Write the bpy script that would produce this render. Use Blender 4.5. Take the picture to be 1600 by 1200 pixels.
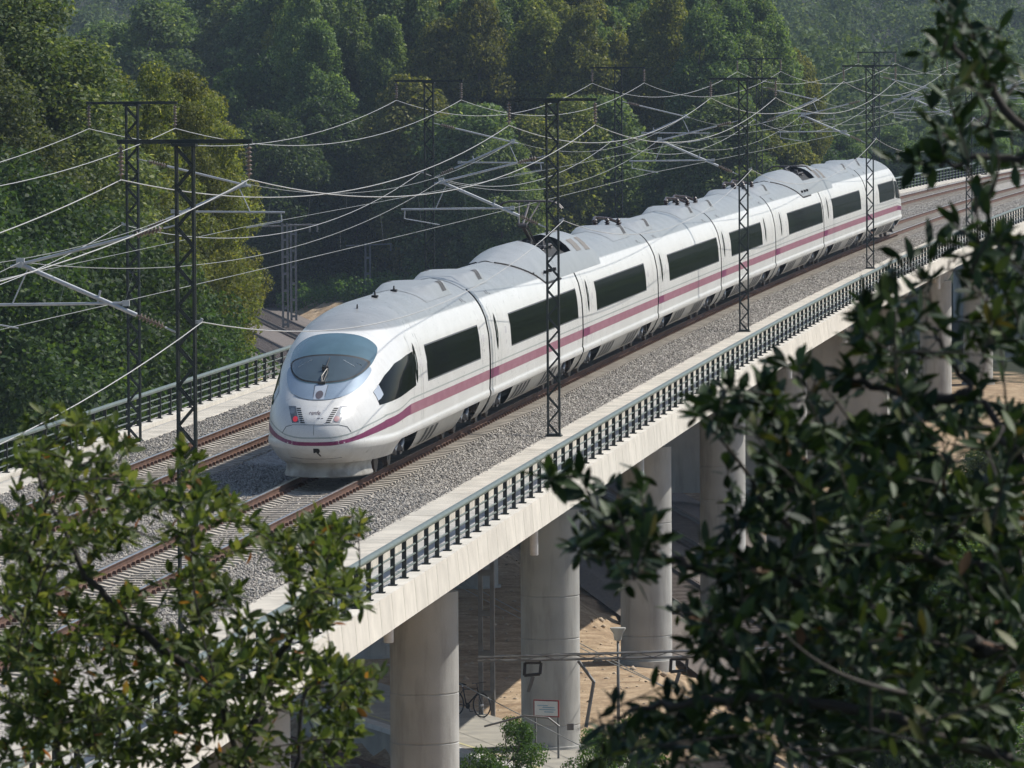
import bpy, math, random
import numpy as np
from mathutils import Vector, Matrix

for o in list(bpy.data.objects):
    bpy.data.objects.remove(o, do_unlink=True)
sc = bpy.context.scene
COL = sc.collection
R = math.radians

# ------------------------------------------------------------------ camera, sky, sun, exposure
CAM = (22.074, -165.155, 10.368)          # x across the line, y along it, z above the rail head
FPX, YAW, PITCH, ROLL = 11649.3, R(-5.992), R(-2.750), R(-0.357)   # focal length in pixels of a 1600 wide picture
_fw = Vector((math.sin(YAW) * math.cos(PITCH), math.cos(YAW) * math.cos(PITCH), math.sin(PITCH)))
_rt0 = Vector((math.cos(YAW), -math.sin(YAW), 0))
_up0 = _rt0.cross(_fw)
_rt = _rt0 * math.cos(ROLL) + _up0 * math.sin(ROLL)
_up = -_rt0 * math.sin(ROLL) + _up0 * math.cos(ROLL)
cam = bpy.data.objects.new('camera', bpy.data.cameras.new('camera'))
COL.objects.link(cam)
m = Matrix.Identity(4)
for i in range(3):
    m[i][0], m[i][1], m[i][2], m[i][3] = _rt[i], _up[i], -_fw[i], CAM[i]
cam.matrix_world = m
cam.data.sensor_width = 36
cam.data.lens = FPX / 1600 * 36
cam.data.clip_start = 1
cam.data.clip_end = 9000
cam.data.dof.use_dof = True
cam.data.dof.focus_distance = 190
cam.data.dof.aperture_fstop = 36
sc.camera = cam

SUN_DIR = Vector((0.85, 0.52, 1.15)).normalized()        # towards the sun
SUN_EL = math.asin(SUN_DIR.z)
SUN_AZ = math.atan2(SUN_DIR.x, SUN_DIR.y)
sun = bpy.data.objects.new('sun', bpy.data.lights.new('sun', 'SUN'))
COL.objects.link(sun)
sun.data.energy = 4.2
sun.data.angle = R(0.53)
sun.data.color = (1.0, 0.955, 0.88)
sun.rotation_euler = SUN_DIR.to_track_quat('Z', 'Y').to_euler()
sun.location = (60, 60, 120)
world = bpy.data.worlds.new('World')
sc.world = world
world.use_nodes = True
wn = world.node_tree.nodes
sky = wn.new('ShaderNodeTexSky')
sky.sky_type = 'NISHITA'
sky.sun_disc = False
sky.sun_elevation = SUN_EL
sky.sun_rotation = SUN_AZ
sky.air_density = 1.0
sky.dust_density = 0.8
sky.altitude = 100
wn['Background'].inputs['Strength'].default_value = 0.095
world.node_tree.links.new(sky.outputs[0], wn['Background'].inputs['Color'])
sc.view_settings.view_transform = 'Standard'
sc.view_settings.look = 'None'
sc.view_settings.exposure = 0.25
sc.view_settings.gamma = 1.0
sc.view_settings.use_curve_mapping = False
sc.cycles.use_denoising = True
sc.cycles.use_adaptive_sampling = True
sc.cycles.adaptive_threshold = 0.035
sc.cycles.max_bounces = 5
sc.cycles.diffuse_bounces = 2
sc.cycles.glossy_bounces = 3
sc.cycles.transmission_bounces = 4
sc.cycles.transparent_max_bounces = 8
sc.cycles.volume_bounces = 0
sc.cycles.caustics_reflective = False
sc.cycles.caustics_refractive = False

def at(px, py, depth):
    """a point at a depth in metres in front of the viewpoint"""
    return Vector(CAM) + _fw * depth + _rt * ((px - 800) * depth / FPX) - _up * ((py - 600) * depth / FPX)

# ------------------------------------------------------------------ the line of the railway
K0, K1, GR = 2.8e-5, 1.0e-6, 0.000774
SS = np.arange(-260, 700, 1.0)
_th = K0 * SS + K1 * SS ** 2 / 2
_mid = (_th[1:] + _th[:-1]) / 2
_y = np.concatenate([[0], np.cumsum(np.cos(_mid))]); _y -= _y[260]
_x = np.concatenate([[0], np.cumsum(np.sin(_mid))]); _x -= _x[260]
def head(s): return float(np.interp(s, SS, _th))
def W(s, u, z):
    t = np.interp(s, SS, _th)
    return Vector((float(np.interp(s, SS, _x) + math.cos(t) * u), float(np.interp(s, SS, _y) - math.sin(t) * u), float(z + GR * s)))
TC = -4.7          # centre of the far track

# ------------------------------------------------------------------ materials
MATS = {}
def pm(name, c1, c2=None, rough=0.6, metal=0.0, scale=4.0, detail=6.0, bump=0.0, bscale=None, stretch=(1, 1, 1), spec=0.5, lo=0.35, hi=0.65, coat=0.0, rnd=0.0, rough2=None, grime=None):
    if name in MATS: return MATS[name]
    mt = bpy.data.materials.new(name); mt.use_nodes = True
    nt = mt.node_tree; n = nt.nodes; L = nt.links
    b = n['Principled BSDF']
    b.inputs['Roughness'].default_value = rough
    b.inputs['Metallic'].default_value = metal
    b.inputs['Specular IOR Level'].default_value = spec
    if coat: b.inputs['Coat Weight'].default_value = coat; b.inputs['Coat Roughness'].default_value = 0.08
    tc = n.new('ShaderNodeTexCoord'); mp = n.new('ShaderNodeMapping')
    mp.inputs['Scale'].default_value = stretch
    L.new(tc.outputs['Object'], mp.inputs['Vector'])
    if rnd:
        oi = n.new('ShaderNodeObjectInfo'); vm = n.new('ShaderNodeVectorMath'); vm.operation = 'SCALE'
        cx = n.new('ShaderNodeCombineXYZ')
        L.new(oi.outputs['Random'], cx.inputs[0]); L.new(oi.outputs['Random'], cx.inputs[2])
        vm.inputs['Scale'].default_value = 57.0
        L.new(cx.outputs[0], vm.inputs[0]); L.new(vm.outputs[0], mp.inputs['Location'])
    nz = n.new('ShaderNodeTexNoise'); nz.inputs['Scale'].default_value = scale; nz.inputs['Detail'].default_value = detail
    L.new(mp.outputs[0], nz.inputs['Vector'])
    out = None
    if c2 is None: c2 = tuple(c * 0.75 for c in c1)
    rp = n.new('ShaderNodeValToRGB')
    rp.color_ramp.elements[0].position = lo; rp.color_ramp.elements[1].position = hi
    rp.color_ramp.elements[0].color = (*c2, 1); rp.color_ramp.elements[1].color = (*c1, 1)
    L.new(nz.outputs['Fac'], rp.inputs[0])
    out = rp.outputs[0]
    if rnd:
        hsv = n.new('ShaderNodeHueSaturation'); mr = n.new('ShaderNodeMapRange')
        mr.inputs['To Min'].default_value = 1 - rnd; mr.inputs['To Max'].default_value = 1 + rnd
        L.new(oi.outputs['Random'], mr.inputs['Value']); L.new(mr.outputs[0], hsv.inputs['Value'])
        L.new(out, hsv.inputs['Color']); out = hsv.outputs[0]
    if grime:                                   # weathering marks (colour, scale, amount, stretch)
        gc, gs, ga, gst = grime
        m2 = n.new('ShaderNodeMapping'); m2.inputs['Scale'].default_value = gst
        L.new(tc.outputs['Object'], m2.inputs['Vector'])
        g = n.new('ShaderNodeTexNoise'); g.inputs['Scale'].default_value = gs; g.inputs['Detail'].default_value = 8; g.inputs['Roughness'].default_value = 0.65
        L.new(m2.outputs[0], g.inputs['Vector'])
        gr = n.new('ShaderNodeMapRange'); gr.inputs['From Min'].default_value = 0.5; gr.inputs['From Max'].default_value = 0.8; gr.inputs['To Max'].default_value = ga
        L.new(g.outputs['Fac'], gr.inputs['Value'])
        mx = n.new('ShaderNodeMix'); mx.data_type = 'RGBA'
        L.new(gr.outputs[0], mx.inputs['Factor']); L.new(out, mx.inputs['A']); mx.inputs['B'].default_value = (*gc, 1)
        out = mx.outputs['Result']
    L.new(out, b.inputs['Base Color'])
    if rough2 is not None:
        r2 = n.new('ShaderNodeMapRange'); r2.inputs['To Min'].default_value = rough; r2.inputs['To Max'].default_value = rough2
        L.new(nz.outputs['Fac'], r2.inputs['Value']); L.new(r2.outputs[0], b.inputs['Roughness'])
    if bump:
        bz = n.new('ShaderNodeTexNoise'); bz.inputs['Scale'].default_value = bscale or scale * 3; bz.inputs['Detail'].default_value = 4
        L.new(mp.outputs[0], bz.inputs['Vector'])
        bp = n.new('ShaderNodeBump'); bp.inputs['Strength'].default_value = bump; bp.inputs['Distance'].default_value = 0.02
        L.new(bz.outputs['Fac'], bp.inputs['Height']); L.new(bp.outputs[0], b.inputs['Normal'])
    MATS[name] = mt
    return mt

def leaf_mat(name, cols, transl=0.35, rough=0.45, spec=0.5, oscale=0.25):
    mt = bpy.data.materials.new(name); mt.use_nodes = True
    nt = mt.node_tree; n = nt.nodes; L = nt.links
    b = n['Principled BSDF']; outn = n['Material Output']
    at_ = n.new('ShaderNodeAttribute'); at_.attribute_name = 'rnd'
    oi = n.new('ShaderNodeObjectInfo')
    rp = n.new('ShaderNodeValToRGB'); cr = rp.color_ramp
    while len(cr.elements) < len(cols): cr.elements.new(0.5)
    for e, (p, c) in zip(cr.elements, cols): e.position = p; e.color = (*c, 1)
    L.new(at_.outputs['Fac'], rp.inputs[0])
    hsv = n.new('ShaderNodeHueSaturation')
    mr = n.new('ShaderNodeMapRange'); mr.inputs['To Min'].default_value = 1 - oscale; mr.inputs['To Max'].default_value = 1 + oscale
    L.new(oi.outputs['Random'], mr.inputs['Value']); L.new(mr.outputs[0], hsv.inputs['Value'])
    mh = n.new('ShaderNodeMapRange'); mh.inputs['To Min'].default_value = 0.485; mh.inputs['To Max'].default_value = 0.515
    mu = n.new('ShaderNodeMath'); mu.operation = 'FRACT'; m3 = n.new('ShaderNodeMath'); m3.operation = 'MULTIPLY'; m3.inputs[1].default_value = 7.31
    L.new(oi.outputs['Random'], m3.inputs[0]); L.new(m3.outputs[0], mu.inputs[0]); L.new(mu.outputs[0], mh.inputs['Value']); L.new(mh.outputs[0], hsv.inputs['Hue'])
    L.new(rp.outputs[0], hsv.inputs['Color'])
    L.new(hsv.outputs[0], b.inputs['Base Color'])
    b.inputs['Roughness'].default_value = rough; b.inputs['Specular IOR Level'].default_value = spec
    tr = n.new('ShaderNodeBsdfTranslucent')
    br = n.new('ShaderNodeMix'); br.data_type = 'RGBA'; br.blend_type = 'MULTIPLY'; br.inputs['Factor'].default_value = 1
    L.new(hsv.outputs[0], br.inputs['A']); br.inputs['B'].default_value = (1.4, 1.36, 0.66, 1)
    L.new(br.outputs['Result'], tr.inputs['Color'])
    mx = n.new('ShaderNodeMixShader'); mx.inputs[0].default_value = transl
    L.new(b.outputs[0], mx.inputs[1]); L.new(tr.outputs[0], mx.inputs[2]); L.new(mx.outputs[0], outn.inputs['Surface'])
    MATS[name] = mt
    return mt

# ------------------------------------------------------------------ mesh helpers
class MB:
    def __init__(s): s.v = []; s.f = []; s.m = []
    def add(s, vs, fs, mi=0):
        o = len(s.v); s.v.extend([tuple(p) for p in vs]); s.f.extend([tuple(i + o for i in f) for f in fs]); s.m.extend([mi] * len(fs)); return s
    def box(s, c, size, mi=0, rz=0.0, taper=1.0):
        x, y, z = (d / 2 for d in size); vs = []
        for dz, k in ((-z, 1.0), (z, taper)):
            for dx, dy in ((-x, -y), (x, -y), (x, y), (-x, y)):
                a, b = dx * k, dy * k
                vs.append((c[0] + a * math.cos(rz) - b * math.sin(rz), c[1] + a * math.sin(rz) + b * math.cos(rz), c[2] + dz))
        return s.add(vs, [(3, 2, 1, 0), (4, 5, 6, 7), (0, 1, 5, 4), (1, 2, 6, 5), (2, 3, 7, 6), (3, 0, 4, 7)], mi)
    def path(s, pts, r, n=6, mi=0, r2=None, cap=True, flat=1.0):
        pts = [Vector(p) for p in pts]; k = len(pts); vs = []; fs = []
        prev = None
        for i, p in enumerate(pts):
            t = (pts[min(i + 1, k - 1)] - pts[max(i - 1, 0)]).normalized()
            if prev is None:
                a = Vector((0, 0, 1)) if abs(t.z) < 0.9 else Vector((1, 0, 0))
                e1 = t.cross(a).normalized()
            else:
                e1 = (prev - t * prev.dot(t)).normalized()
            e2 = t.cross(e1); prev = e1
            rr = r if r2 is None else r + (r2 - r) * i / (k - 1)
            if isinstance(r, (list, tuple)): rr = r[i]
            for j in range(n):
                a = 2 * math.pi * (j + 0.5) / n
                vs.append(p + e1 * (math.cos(a) * rr) + e2 * (math.sin(a) * rr * flat))
        for i in range(k - 1):
            for j in range(n):
                fs.append((i * n + j, i * n + (j + 1) % n, (i + 1) * n + (j + 1) % n, (i + 1) * n + j))
        if cap: fs.append(tuple(range(n - 1, -1, -1))); fs.append(tuple(range((k - 1) * n, k * n)))
        return s.add(vs, fs, mi)
    def lathe(s, prof, n=24, c=(0, 0, 0), mi=0, axis='z'):
        vs = []; fs = []; k = len(prof)
        for r, z in prof:
            for j in range(n):
                a = 2 * math.pi * j / n
                p = (r * math.cos(a), r * math.sin(a), z)
                if axis == 'x': p = (p[2], p[0], p[1])
                if axis == 'y': p = (p[0], p[2], p[1])
                vs.append((c[0] + p[0], c[1] + p[1], c[2] + p[2]))
        for i in range(k - 1):
            for j in range(n):
                f = (i * n + j, i * n + (j + 1) % n, (i + 1) * n + (j + 1) % n, (i + 1) * n + j)
                fs.append(f[::-1] if axis == 'y' else f)
        fs.append(tuple(range(n - 1, -1, -1))); fs.append(tuple(range((k - 1) * n, k * n)))
        return s.add(vs, fs, mi)
    def grid(s, rows, mi=0, closed=False, flip=False):
        nr = len(rows); nc = len(rows[0]); vs = [p for r in rows for p in r]; fs = []
        for i in range(nr - 1):
            for j in range(nc if closed else nc - 1):
                f = (i * nc + j, i * nc + (j + 1) % nc, (i + 1) * nc + (j + 1) % nc, (i + 1) * nc + j)
                fs.append(f[::-1] if flip else f)
        return s.add(vs, fs, mi)
    def sweep(s, prof, ss, mi=0, closed=True, cap=True):
        """a cross section [(u, z)] drawn along the line of the railway"""
        rows = [[W(q, u, z) for u, z in prof] for q in ss]
        o = len(s.v); s.grid(rows, mi, closed=closed)
        n = len(prof)
        if cap and closed:
            s.f.append(tuple(range(o + n - 1, o - 1, -1))); s.f.append(tuple(range(o + (len(ss) - 1) * n, o + len(ss) * n))); s.m += [mi, mi]
        return s
    def mesh(s, name, mats, origin=(0, 0, 0), smooth=False, angle=None):
        me = bpy.data.meshes.new(name)
        ox, oy, oz = origin
        me.from_pydata([(x - ox, y - oy, z - oz) for x, y, z in s.v], [], s.f)
        for mt in (mats if isinstance(mats, (list, tuple)) else [mats]): me.materials.append(mt)
        if any(s.m): me.polygons.foreach_set('material_index', s.m)
        if smooth: me.polygons.foreach_set('use_smooth', [True] * len(s.f))
        me.update()
        if smooth and angle: me.set_sharp_from_angle(angle=R(angle))
        return me

def ob(name, me, parent=None, loc=(0, 0, 0), rz=0.0, label=None, cat=None, group=None, kind=None, rot=None):
    o = bpy.data.objects.new(name, me); COL.objects.link(o)
    o.location = loc
    if rot is not None: o.rotation_euler = rot
    elif rz: o.rotation_euler = (0, 0, rz)
    if parent: o.parent = parent
    if label: o['label'] = label
    if cat: o['category'] = cat
    if group: o['group'] = group
    if kind: o['kind'] = kind
    return o
def thing(name, label, cat, loc=(0, 0, 0), rz=0.0, group=None):
    o = ob(name, None, None, loc, rz, label, cat, group); o.empty_display_size = 0.3
    return o
def wpart(name, mb, mats, parent, origin=None, smooth=False, kind=None, label=None, pworld=None, angle=None):
    """a part whose mesh was laid out in world coordinates, under a parent that is not rotated"""
    pw = Vector(pworld) if pworld is not None else Vector(parent.location)
    og = Vector(origin) if origin is not None else pw
    me = mb.mesh(name, mats, og, smooth, angle)
    return ob(name, me, parent, og - pw, kind=kind, label=label)
def srange(a, b, st):
    n = max(1, int(round((b - a) / st))); return [a + (b - a) * i / n for i in range(n + 1)]
def sstep(x, a, b):
    t = np.clip((x - a) / (b - a), 0, 1); return t * t * (3 - 2 * t)
# ------------------------------------------------------------------ ground
_lx = np.polyfit([-150, -60, 40, 150, 230, 290, 349, 430, 600], [52, 32, 14.5, -5.5, -24, -40.5, -51, -67, -100], 4)
def low_x(y): return np.polyval(_lx, y)
PE0 = np.array([-4.38, 43.5]); PED = np.array([0.394, -0.919]); PEN = np.array([0.919, 0.394])   # platform edge (x, y)
def T(x, y):
    x = np.asarray(x, float); y = np.asarray(y, float)
    z = -9.25 + 0.12 * np.sin(x * 0.31 + y * 0.17) * np.sin(y * 0.23 - x * 0.11)
    dx = np.minimum(0, x - 26) / 18; dy = np.maximum(0, y + 175) / 35
    z = z + 18.9 * np.exp(-dx * dx - dy * dy)
    z = z + 40 * sstep(y - 0.15 * x, 720, 1500) + 18 * sstep(-x, 120, 420)
    off = np.abs(x - low_x(y)) * 0.98
    z = z - 1.15 * (1 - sstep(off, 5.5, 7.5)) * sstep(y, -160, -90) * (1 - sstep(y, 560, 640))
    nd = (x - PE0[0]) * PEN[0] + (y - PE0[1]) * PEN[1]; ld = (x - PE0[0]) * PED[0] + (y - PE0[1]) * PED[1]
    pit = sstep(nd, -10, -8) * (1 - sstep(nd, 0.1, 0.9)) * sstep(ld, -40, -30) * (1 - sstep(ld, 26, 32))
    return z - 0.95 * pit
def Tz(x, y): return float(T(x, y))

def ground_mat():
    mt = bpy.data.materials.new('earth_and_grass'); mt.use_nodes = True
    nt = mt.node_tree; n = nt.nodes; L = nt.links; b = n['Principled BSDF']
    b.inputs['Roughness'].default_value = 0.95; b.inputs['Specular IOR Level'].default_value = 0.2
    tc = n.new('ShaderNodeTexCoord')
    def noise(sc_, det=6):
        z = n.new('ShaderNodeTexNoise'); z.inputs['Scale'].default_value = sc_; z.inputs['Detail'].default_value = det; z.inputs['Roughness'].default_value = 0.65
        L.new(tc.outputs['Object'], z.inputs['Vector']); return z
    def ramp(src, a, ca, c, cc):
        r = n.new('ShaderNodeValToRGB'); r.color_ramp.elements[0].position = a; r.color_ramp.elements[1].position = c
        r.color_ramp.elements[0].color = (*ca, 1); r.color_ramp.elements[1].color = (*cc, 1); L.new(src.outputs['Fac'], r.inputs[0]); return r
    dirt = ramp(noise(0.9), 0.35, (0.30, 0.21, 0.13), 0.65, (0.56, 0.43, 0.29))
    fine = ramp(noise(9.0), 0.4, (0.55, 0.53, 0.5), 0.6, (1, 1, 1))
    mulx = n.new('ShaderNodeMix'); mulx.data_type = 'RGBA'; mulx.blend_type = 'MULTIPLY'; mulx.inputs['Factor'].default_value = 0.8
    L.new(dirt.outputs[0], mulx.inputs['A']); L.new(fine.outputs[0], mulx.inputs['B'])
    grass = ramp(noise(0.5), 0.35, (0.014, 0.020, 0.008), 0.7, (0.036, 0.042, 0.017))
    av = n.new('ShaderNodeAttribute'); av.attribute_name = 'bare'
    nz = noise(0.35); ad = n.new('ShaderNodeMath'); ad.operation = 'ADD'; L.new(av.outputs['Fac'], ad.inputs[0]); L.new(nz.outputs['Fac'], ad.inputs[1])
    mr = n.new('ShaderNodeMapRange'); mr.inputs['From Min'].default_value = 0.95; mr.inputs['From Max'].default_value = 1.1; L.new(ad.outputs[0], mr.inputs['Value'])
    mx = n.new('ShaderNodeMix'); mx.data_type = 'RGBA'; L.new(mr.outputs[0], mx.inputs['Factor']); L.new(grass.outputs[0], mx.inputs['A']); L.new(mulx.outputs['Result'], mx.inputs['B'])
    L.new(mx.outputs['Result'], b.inputs['Base Color'])
    bp = n.new('ShaderNodeBump'); bp.inputs['Strength'].default_value = 0.6; bp.inputs['Distance'].default_value = 0.08
    L.new(noise(3.0).outputs['Fac'], bp.inputs['Height']); L.new(bp.outputs[0], b.inputs['Normal'])
    return mt

def build_ground():
    xs = np.concatenate([np.linspace(-4200, -200, 30)[:-1], np.linspace(-200, -60, 30)[:-1], np.linspace(-60, 70, 105)[:-1], np.linspace(70, 200, 25)[:-1], np.linspace(200, 4200, 25)])
    ys = np.concatenate([np.linspace(-1500, -220, 14)[:-1], np.linspace(-220, 220, 260)[:-1], np.linspace(220, 700, 90)[:-1], np.linspace(700, 7500, 50)])
    X, Y = np.meshgrid(xs, ys); Z = T(X, Y)
    nx, ny = len(xs), len(ys)
    me = bpy.data.meshes.new('ground')
    idx = np.arange(nx * ny).reshape(ny, nx)
    f = np.stack([idx[:-1, :-1], idx[:-1, 1:], idx[1:, 1:], idx[1:, :-1]], -1).reshape(-1, 4)
    me.from_pydata(np.stack([X, Y, Z], -1).reshape(-1, 3).tolist(), [], f.tolist())
    a = me.attributes.new('bare', 'FLOAT', 'POINT')
    bare = sstep(Y, -120, -60) * (1 - sstep(Y, 215, 290)) * sstep(X, -45, -25) * (1 - sstep(X, 40, 70))
    off = np.abs(X - low_x(Y)); bare = np.maximum(bare, (1 - sstep(off, 6, 12)) * (1 - sstep(Y, 600, 640)) * sstep(Y, -150, -100))
    a.data.foreach_set('value', (bare * 0.75 + 0.05).ravel().astype(np.float32))
    me.polygons.foreach_set('use_smooth', [True] * len(f)); me.materials.append(ground_mat()); me.update()
    ob('ground', me, kind='structure')
build_ground()

# ------------------------------------------------------------------ viaduct
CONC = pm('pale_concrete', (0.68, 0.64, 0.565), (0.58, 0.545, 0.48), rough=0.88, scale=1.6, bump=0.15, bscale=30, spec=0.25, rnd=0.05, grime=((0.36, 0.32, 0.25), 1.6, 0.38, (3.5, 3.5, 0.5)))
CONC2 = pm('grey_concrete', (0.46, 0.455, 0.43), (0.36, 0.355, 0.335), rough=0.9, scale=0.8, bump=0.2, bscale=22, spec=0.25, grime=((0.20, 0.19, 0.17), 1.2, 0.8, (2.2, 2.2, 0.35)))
KERBM = pm('kerb_concrete', (0.60, 0.555, 0.475), (0.46, 0.43, 0.37), rough=0.9, scale=1.2, bump=0.2, bscale=25, spec=0.2, grime=((0.24, 0.21, 0.17), 1.6, 0.6, (1, 1, 1)))
PIERS = [6.2 + 29.2 * k for k in range(-5, 5)] + [181, 210, 239, 268, 297, 326, 355]
WALLP = 152.2
S0, S1 = -210.0, 470.0
via = thing('viaduct', 'long pale concrete railway viaduct on round piers, carrying the white train', 'viaduct', W(0, -2.35, -9.25))
ss = srange(S0, S1, 5)
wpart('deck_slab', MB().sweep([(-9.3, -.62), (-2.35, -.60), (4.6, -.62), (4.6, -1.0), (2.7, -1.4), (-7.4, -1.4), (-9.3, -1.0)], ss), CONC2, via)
for a, b in ((2.75, 3.45), (-8.15, -7.45)):
    kb = MB()
    for i, q in enumerate(srange(S0, S1, 7.6)[:-1]):
        kb.sweep([(a, -.625), (b, -.625), (b, -.325), (b - .03, -.30), (a + .03, -.30), (a, -.325)], [q + .012, q + 3.8, q + 7.588])
    wpart('kerb', kb, KERBM, via)
def haunch(s):
    d = min(abs(s - p) for p in PIERS + [WALLP]); return 1 - float(sstep(d, 1.5, 11))
rows = []
for q in srange(S0, S1, 2):
    zb = -2.05 - 0.75 * haunch(q)
    rows.append([W(q, 2.75, -1.39), W(q, 2.45, zb), W(q, -7.15, zb), W(q, -7.45, -1.39)])
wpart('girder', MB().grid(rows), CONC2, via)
def pier_prof(top, bot):
    h = top - bot; pr = [(0.9, 0.0), (0.9, 0.35), (0.8, 0.352)]
    z = h
    ring = []
    while z > 1.6:
        z -= 2.35 if len(ring) % 2 == 0 else 1.15
        if z > 0.7: ring.append(z)
    for q in sorted(ring): pr += [(0.8, q - .022), (0.783, q - .010), (0.783, q + .010), (0.8, q + .022)]
    return pr + [(0.8, h)]
for p in PIERS:
    for u in (2.0, -6.7):
        g = W(p, u, 0); bz = Tz(g.x, g.y) - .25
        top = -2.72 + GR * p
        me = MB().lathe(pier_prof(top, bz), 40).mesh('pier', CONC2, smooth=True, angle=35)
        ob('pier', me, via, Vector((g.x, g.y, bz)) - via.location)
wb = MB(); g = W(WALLP, -1.2, 0); bz = Tz(g.x, g.y) - .3
wb.box((0, 0, (-2.95 - bz) / 2), (10.4, 1.7, -2.95 - bz), taper=1.0); wb.box((0, 0, -2.95 - bz + .2), (11.4, 2.3, .4))
ob('pier', wb.mesh('wall_pier', CONC2), via, Vector((g.x, g.y, bz)) - via.location, -head(WALLP), label='broad wall pier with an overhanging cap')
PANEL = 1.9
def fascia_mesh(flip):
    pf = [(4.42, -.50), (4.80, -.50), (4.86, -1.18), (4.72, -1.18), (4.68, -.66), (4.42, -.615)]
    k = -1 if flip else 1
    rows = [[((u - 4.6) * k, y, z + .5) for u, z in pf] for y in (-.938, .938)]
    mb = MB().grid(rows, closed=True); mb.f.append((5, 4, 3, 2, 1, 0)); mb.f.append((6, 7, 8, 9, 10, 11)); mb.m += [0, 0]
    return mb.mesh('panel', CONC)
fmn, fmf = fascia_mesh(False), fascia_mesh(True)
POST0 = -25.02
def posts(a, b): return [POST0 + PANEL * i for i in range(int((a - POST0) / PANEL), int((b - POST0) / PANEL))]
for q in posts(-110, 400):
    ob('panel', fmn, via, W(q + .95, 4.6, -.5) - via.location, -head(q))
rest = MB()
for q in posts(-205, -110) + posts(400, 465):
    rest.sweep([(4.42, -.50), (4.80, -.50), (4.86, -1.18), (4.72, -1.18), (4.68, -.66), (4.42, -.615)], [q + .01, q + 1.89])
for q in posts(-205, 465):
    rest.sweep([(-9.12, -.50), (-9.50, -.50), (-9.56, -1.18), (-9.42, -1.18), (-9.38, -.66), (-9.12, -.615)][::-1], [q + .01, q + 1.89])
wpart('edge_panels', rest, CONC, via, kind='stuff')
PVC = pm('white_pipe', (0.72, 0.73, 0.74), (0.6, 0.61, 0.62), rough=0.4)
dp = MB().lathe([(0.09, -.66), (0.10, -.64), (0.10, .45)], 14).mesh('drain_pipe', PVC, smooth=True, angle=40)
for q, dz in [(-19.5, -1.1), (8.9, -1.42)] + [(8.9 + 28.5 * k, -1.4) for k in range(1, 10)]:
    ob('drain_pipe', dp, via, W(q, 4.3, dz) - via.location)

# railings
GREEN = pm('green_paint', (0.145, 0.175, 0.150), (0.115, 0.14, 0.12), rough=0.42, scale=3, rnd=0.04, grime=((0.07, 0.075, 0.06), 2.0, 0.4, (1, 1, 1)))
GREEN_SHADED = pm('shaded_green_paint', (0.012, 0.018, 0.016), (0.008, 0.012, 0.011), rough=0.5, scale=6)  # posts share the rail paint; their shaded side is put into this colour
pmsh = MB(); pmsh.box((0, 0, .375), (.085, .085, .75)); pmsh.box((0, 0, .012), (.17, .17, .024)); pmsh.box((.0, 0, .77), (.11, .06, .05))
pmsh = pmsh.mesh('post', GREEN_SHADED)
for side, uu, lab in ((1, 4.6, 'dark green tube railing along the near edge, in front of the train'), (-1, -9.3, 'dark green tube railing along the far edge, behind the empty track')):
    rl = thing('bridge_railing', lab, 'railing', W(0, uu, -.5), group='railings of the viaduct')
    for q in posts(-110, 400) if side > 0 else posts(-70, 420):
        ob('post', pmsh, rl, W(q, uu, -.498) - rl.location, -head(q))
    ho = MB()
    for q in (posts(-205, -110) + posts(400, 465) if side > 0 else posts(-205, -70) + posts(420, 465)): ho.box(W(q, uu, -.12), (.085, .085, .75), rz=-head(q))
    wpart('far_posts', ho, GREEN_SHADED, rl, kind='stuff')
    sl = srange(-205, 465, 5)
    wpart('handrail', MB().sweep([(uu - .07, .265), (uu + .07, .265), (uu + .085, .29), (uu + .07, .34), (uu + .03, .362), (uu - .03, .362), (uu - .07, .34), (uu - .085, .29)], sl), GREEN, rl, smooth=True, angle=50)
    for z in (-.32, -.13, .06):
        wpart('rail', MB().path([W(q, uu - side * .0, z) for q in sl], .020, 8), GREEN, rl, smooth=True)

# ballast
def ball_mat():
    mt = bpy.data.materials.new('ballast_stone'); mt.use_nodes = True
    nt = mt.node_tree; n = nt.nodes; L = nt.links; b = n['Principled BSDF']; b.inputs['Roughness'].default_value = 0.9; b.inputs['Specular IOR Level'].default_value = 0.25
    tc = n.new('ShaderNodeTexCoord'); v = n.new('ShaderNodeTexVoronoi'); v.inputs['Scale'].default_value = 17
    L.new(tc.outputs['Object'], v.inputs['Vector'])
    sx = n.new('ShaderNodeSeparateColor'); L.new(v.outputs['Color'], sx.inputs[0])
    at_ = n.new('ShaderNodeAttribute'); at_.attribute_name = 'rnd'
    r = n.new('ShaderNodeValToRGB'); r.color_ramp.elements[0].color = (0.18, 0.166, 0.15, 1); r.color_ramp.elements[1].color = (0.60, 0.56, 0.50, 1)
    e = r.color_ramp.elements.new(0.5); e.color = (0.37, 0.342, 0.303, 1)
    L.new(sx.outputs[0], r.inputs[0]); 
    nz = n.new('ShaderNodeTexNoise'); nz.inputs['Scale'].default_value = 0.5; L.new(tc.outputs['Object'], nz.inputs['Vector'])
    mr = n.new('ShaderNodeMapRange'); mr.inputs['To Min'].default_value = 0.8; mr.inputs['To Max'].default_value = 1.2; L.new(nz.outputs['Fac'], mr.inputs['Value'])
    h = n.new('ShaderNodeHueSaturation'); L.new(r.outputs[0], h.inputs['Color']); L.new(mr.outputs[0], h.inputs['Value'])
    L.new(h.outputs[0], b.inputs['Base Color'])
    bp = n.new('ShaderNodeBump'); bp.inputs['Strength'].default_value = 1.0; bp.inputs['Distance'].default_value = 0.05; bp.invert = True
    L.new(v.outputs['Distance'], bp.inputs['Height']); L.new(bp.outputs[0], b.inputs['Normal'])
    return mt
BALL = ball_mat()
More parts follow.
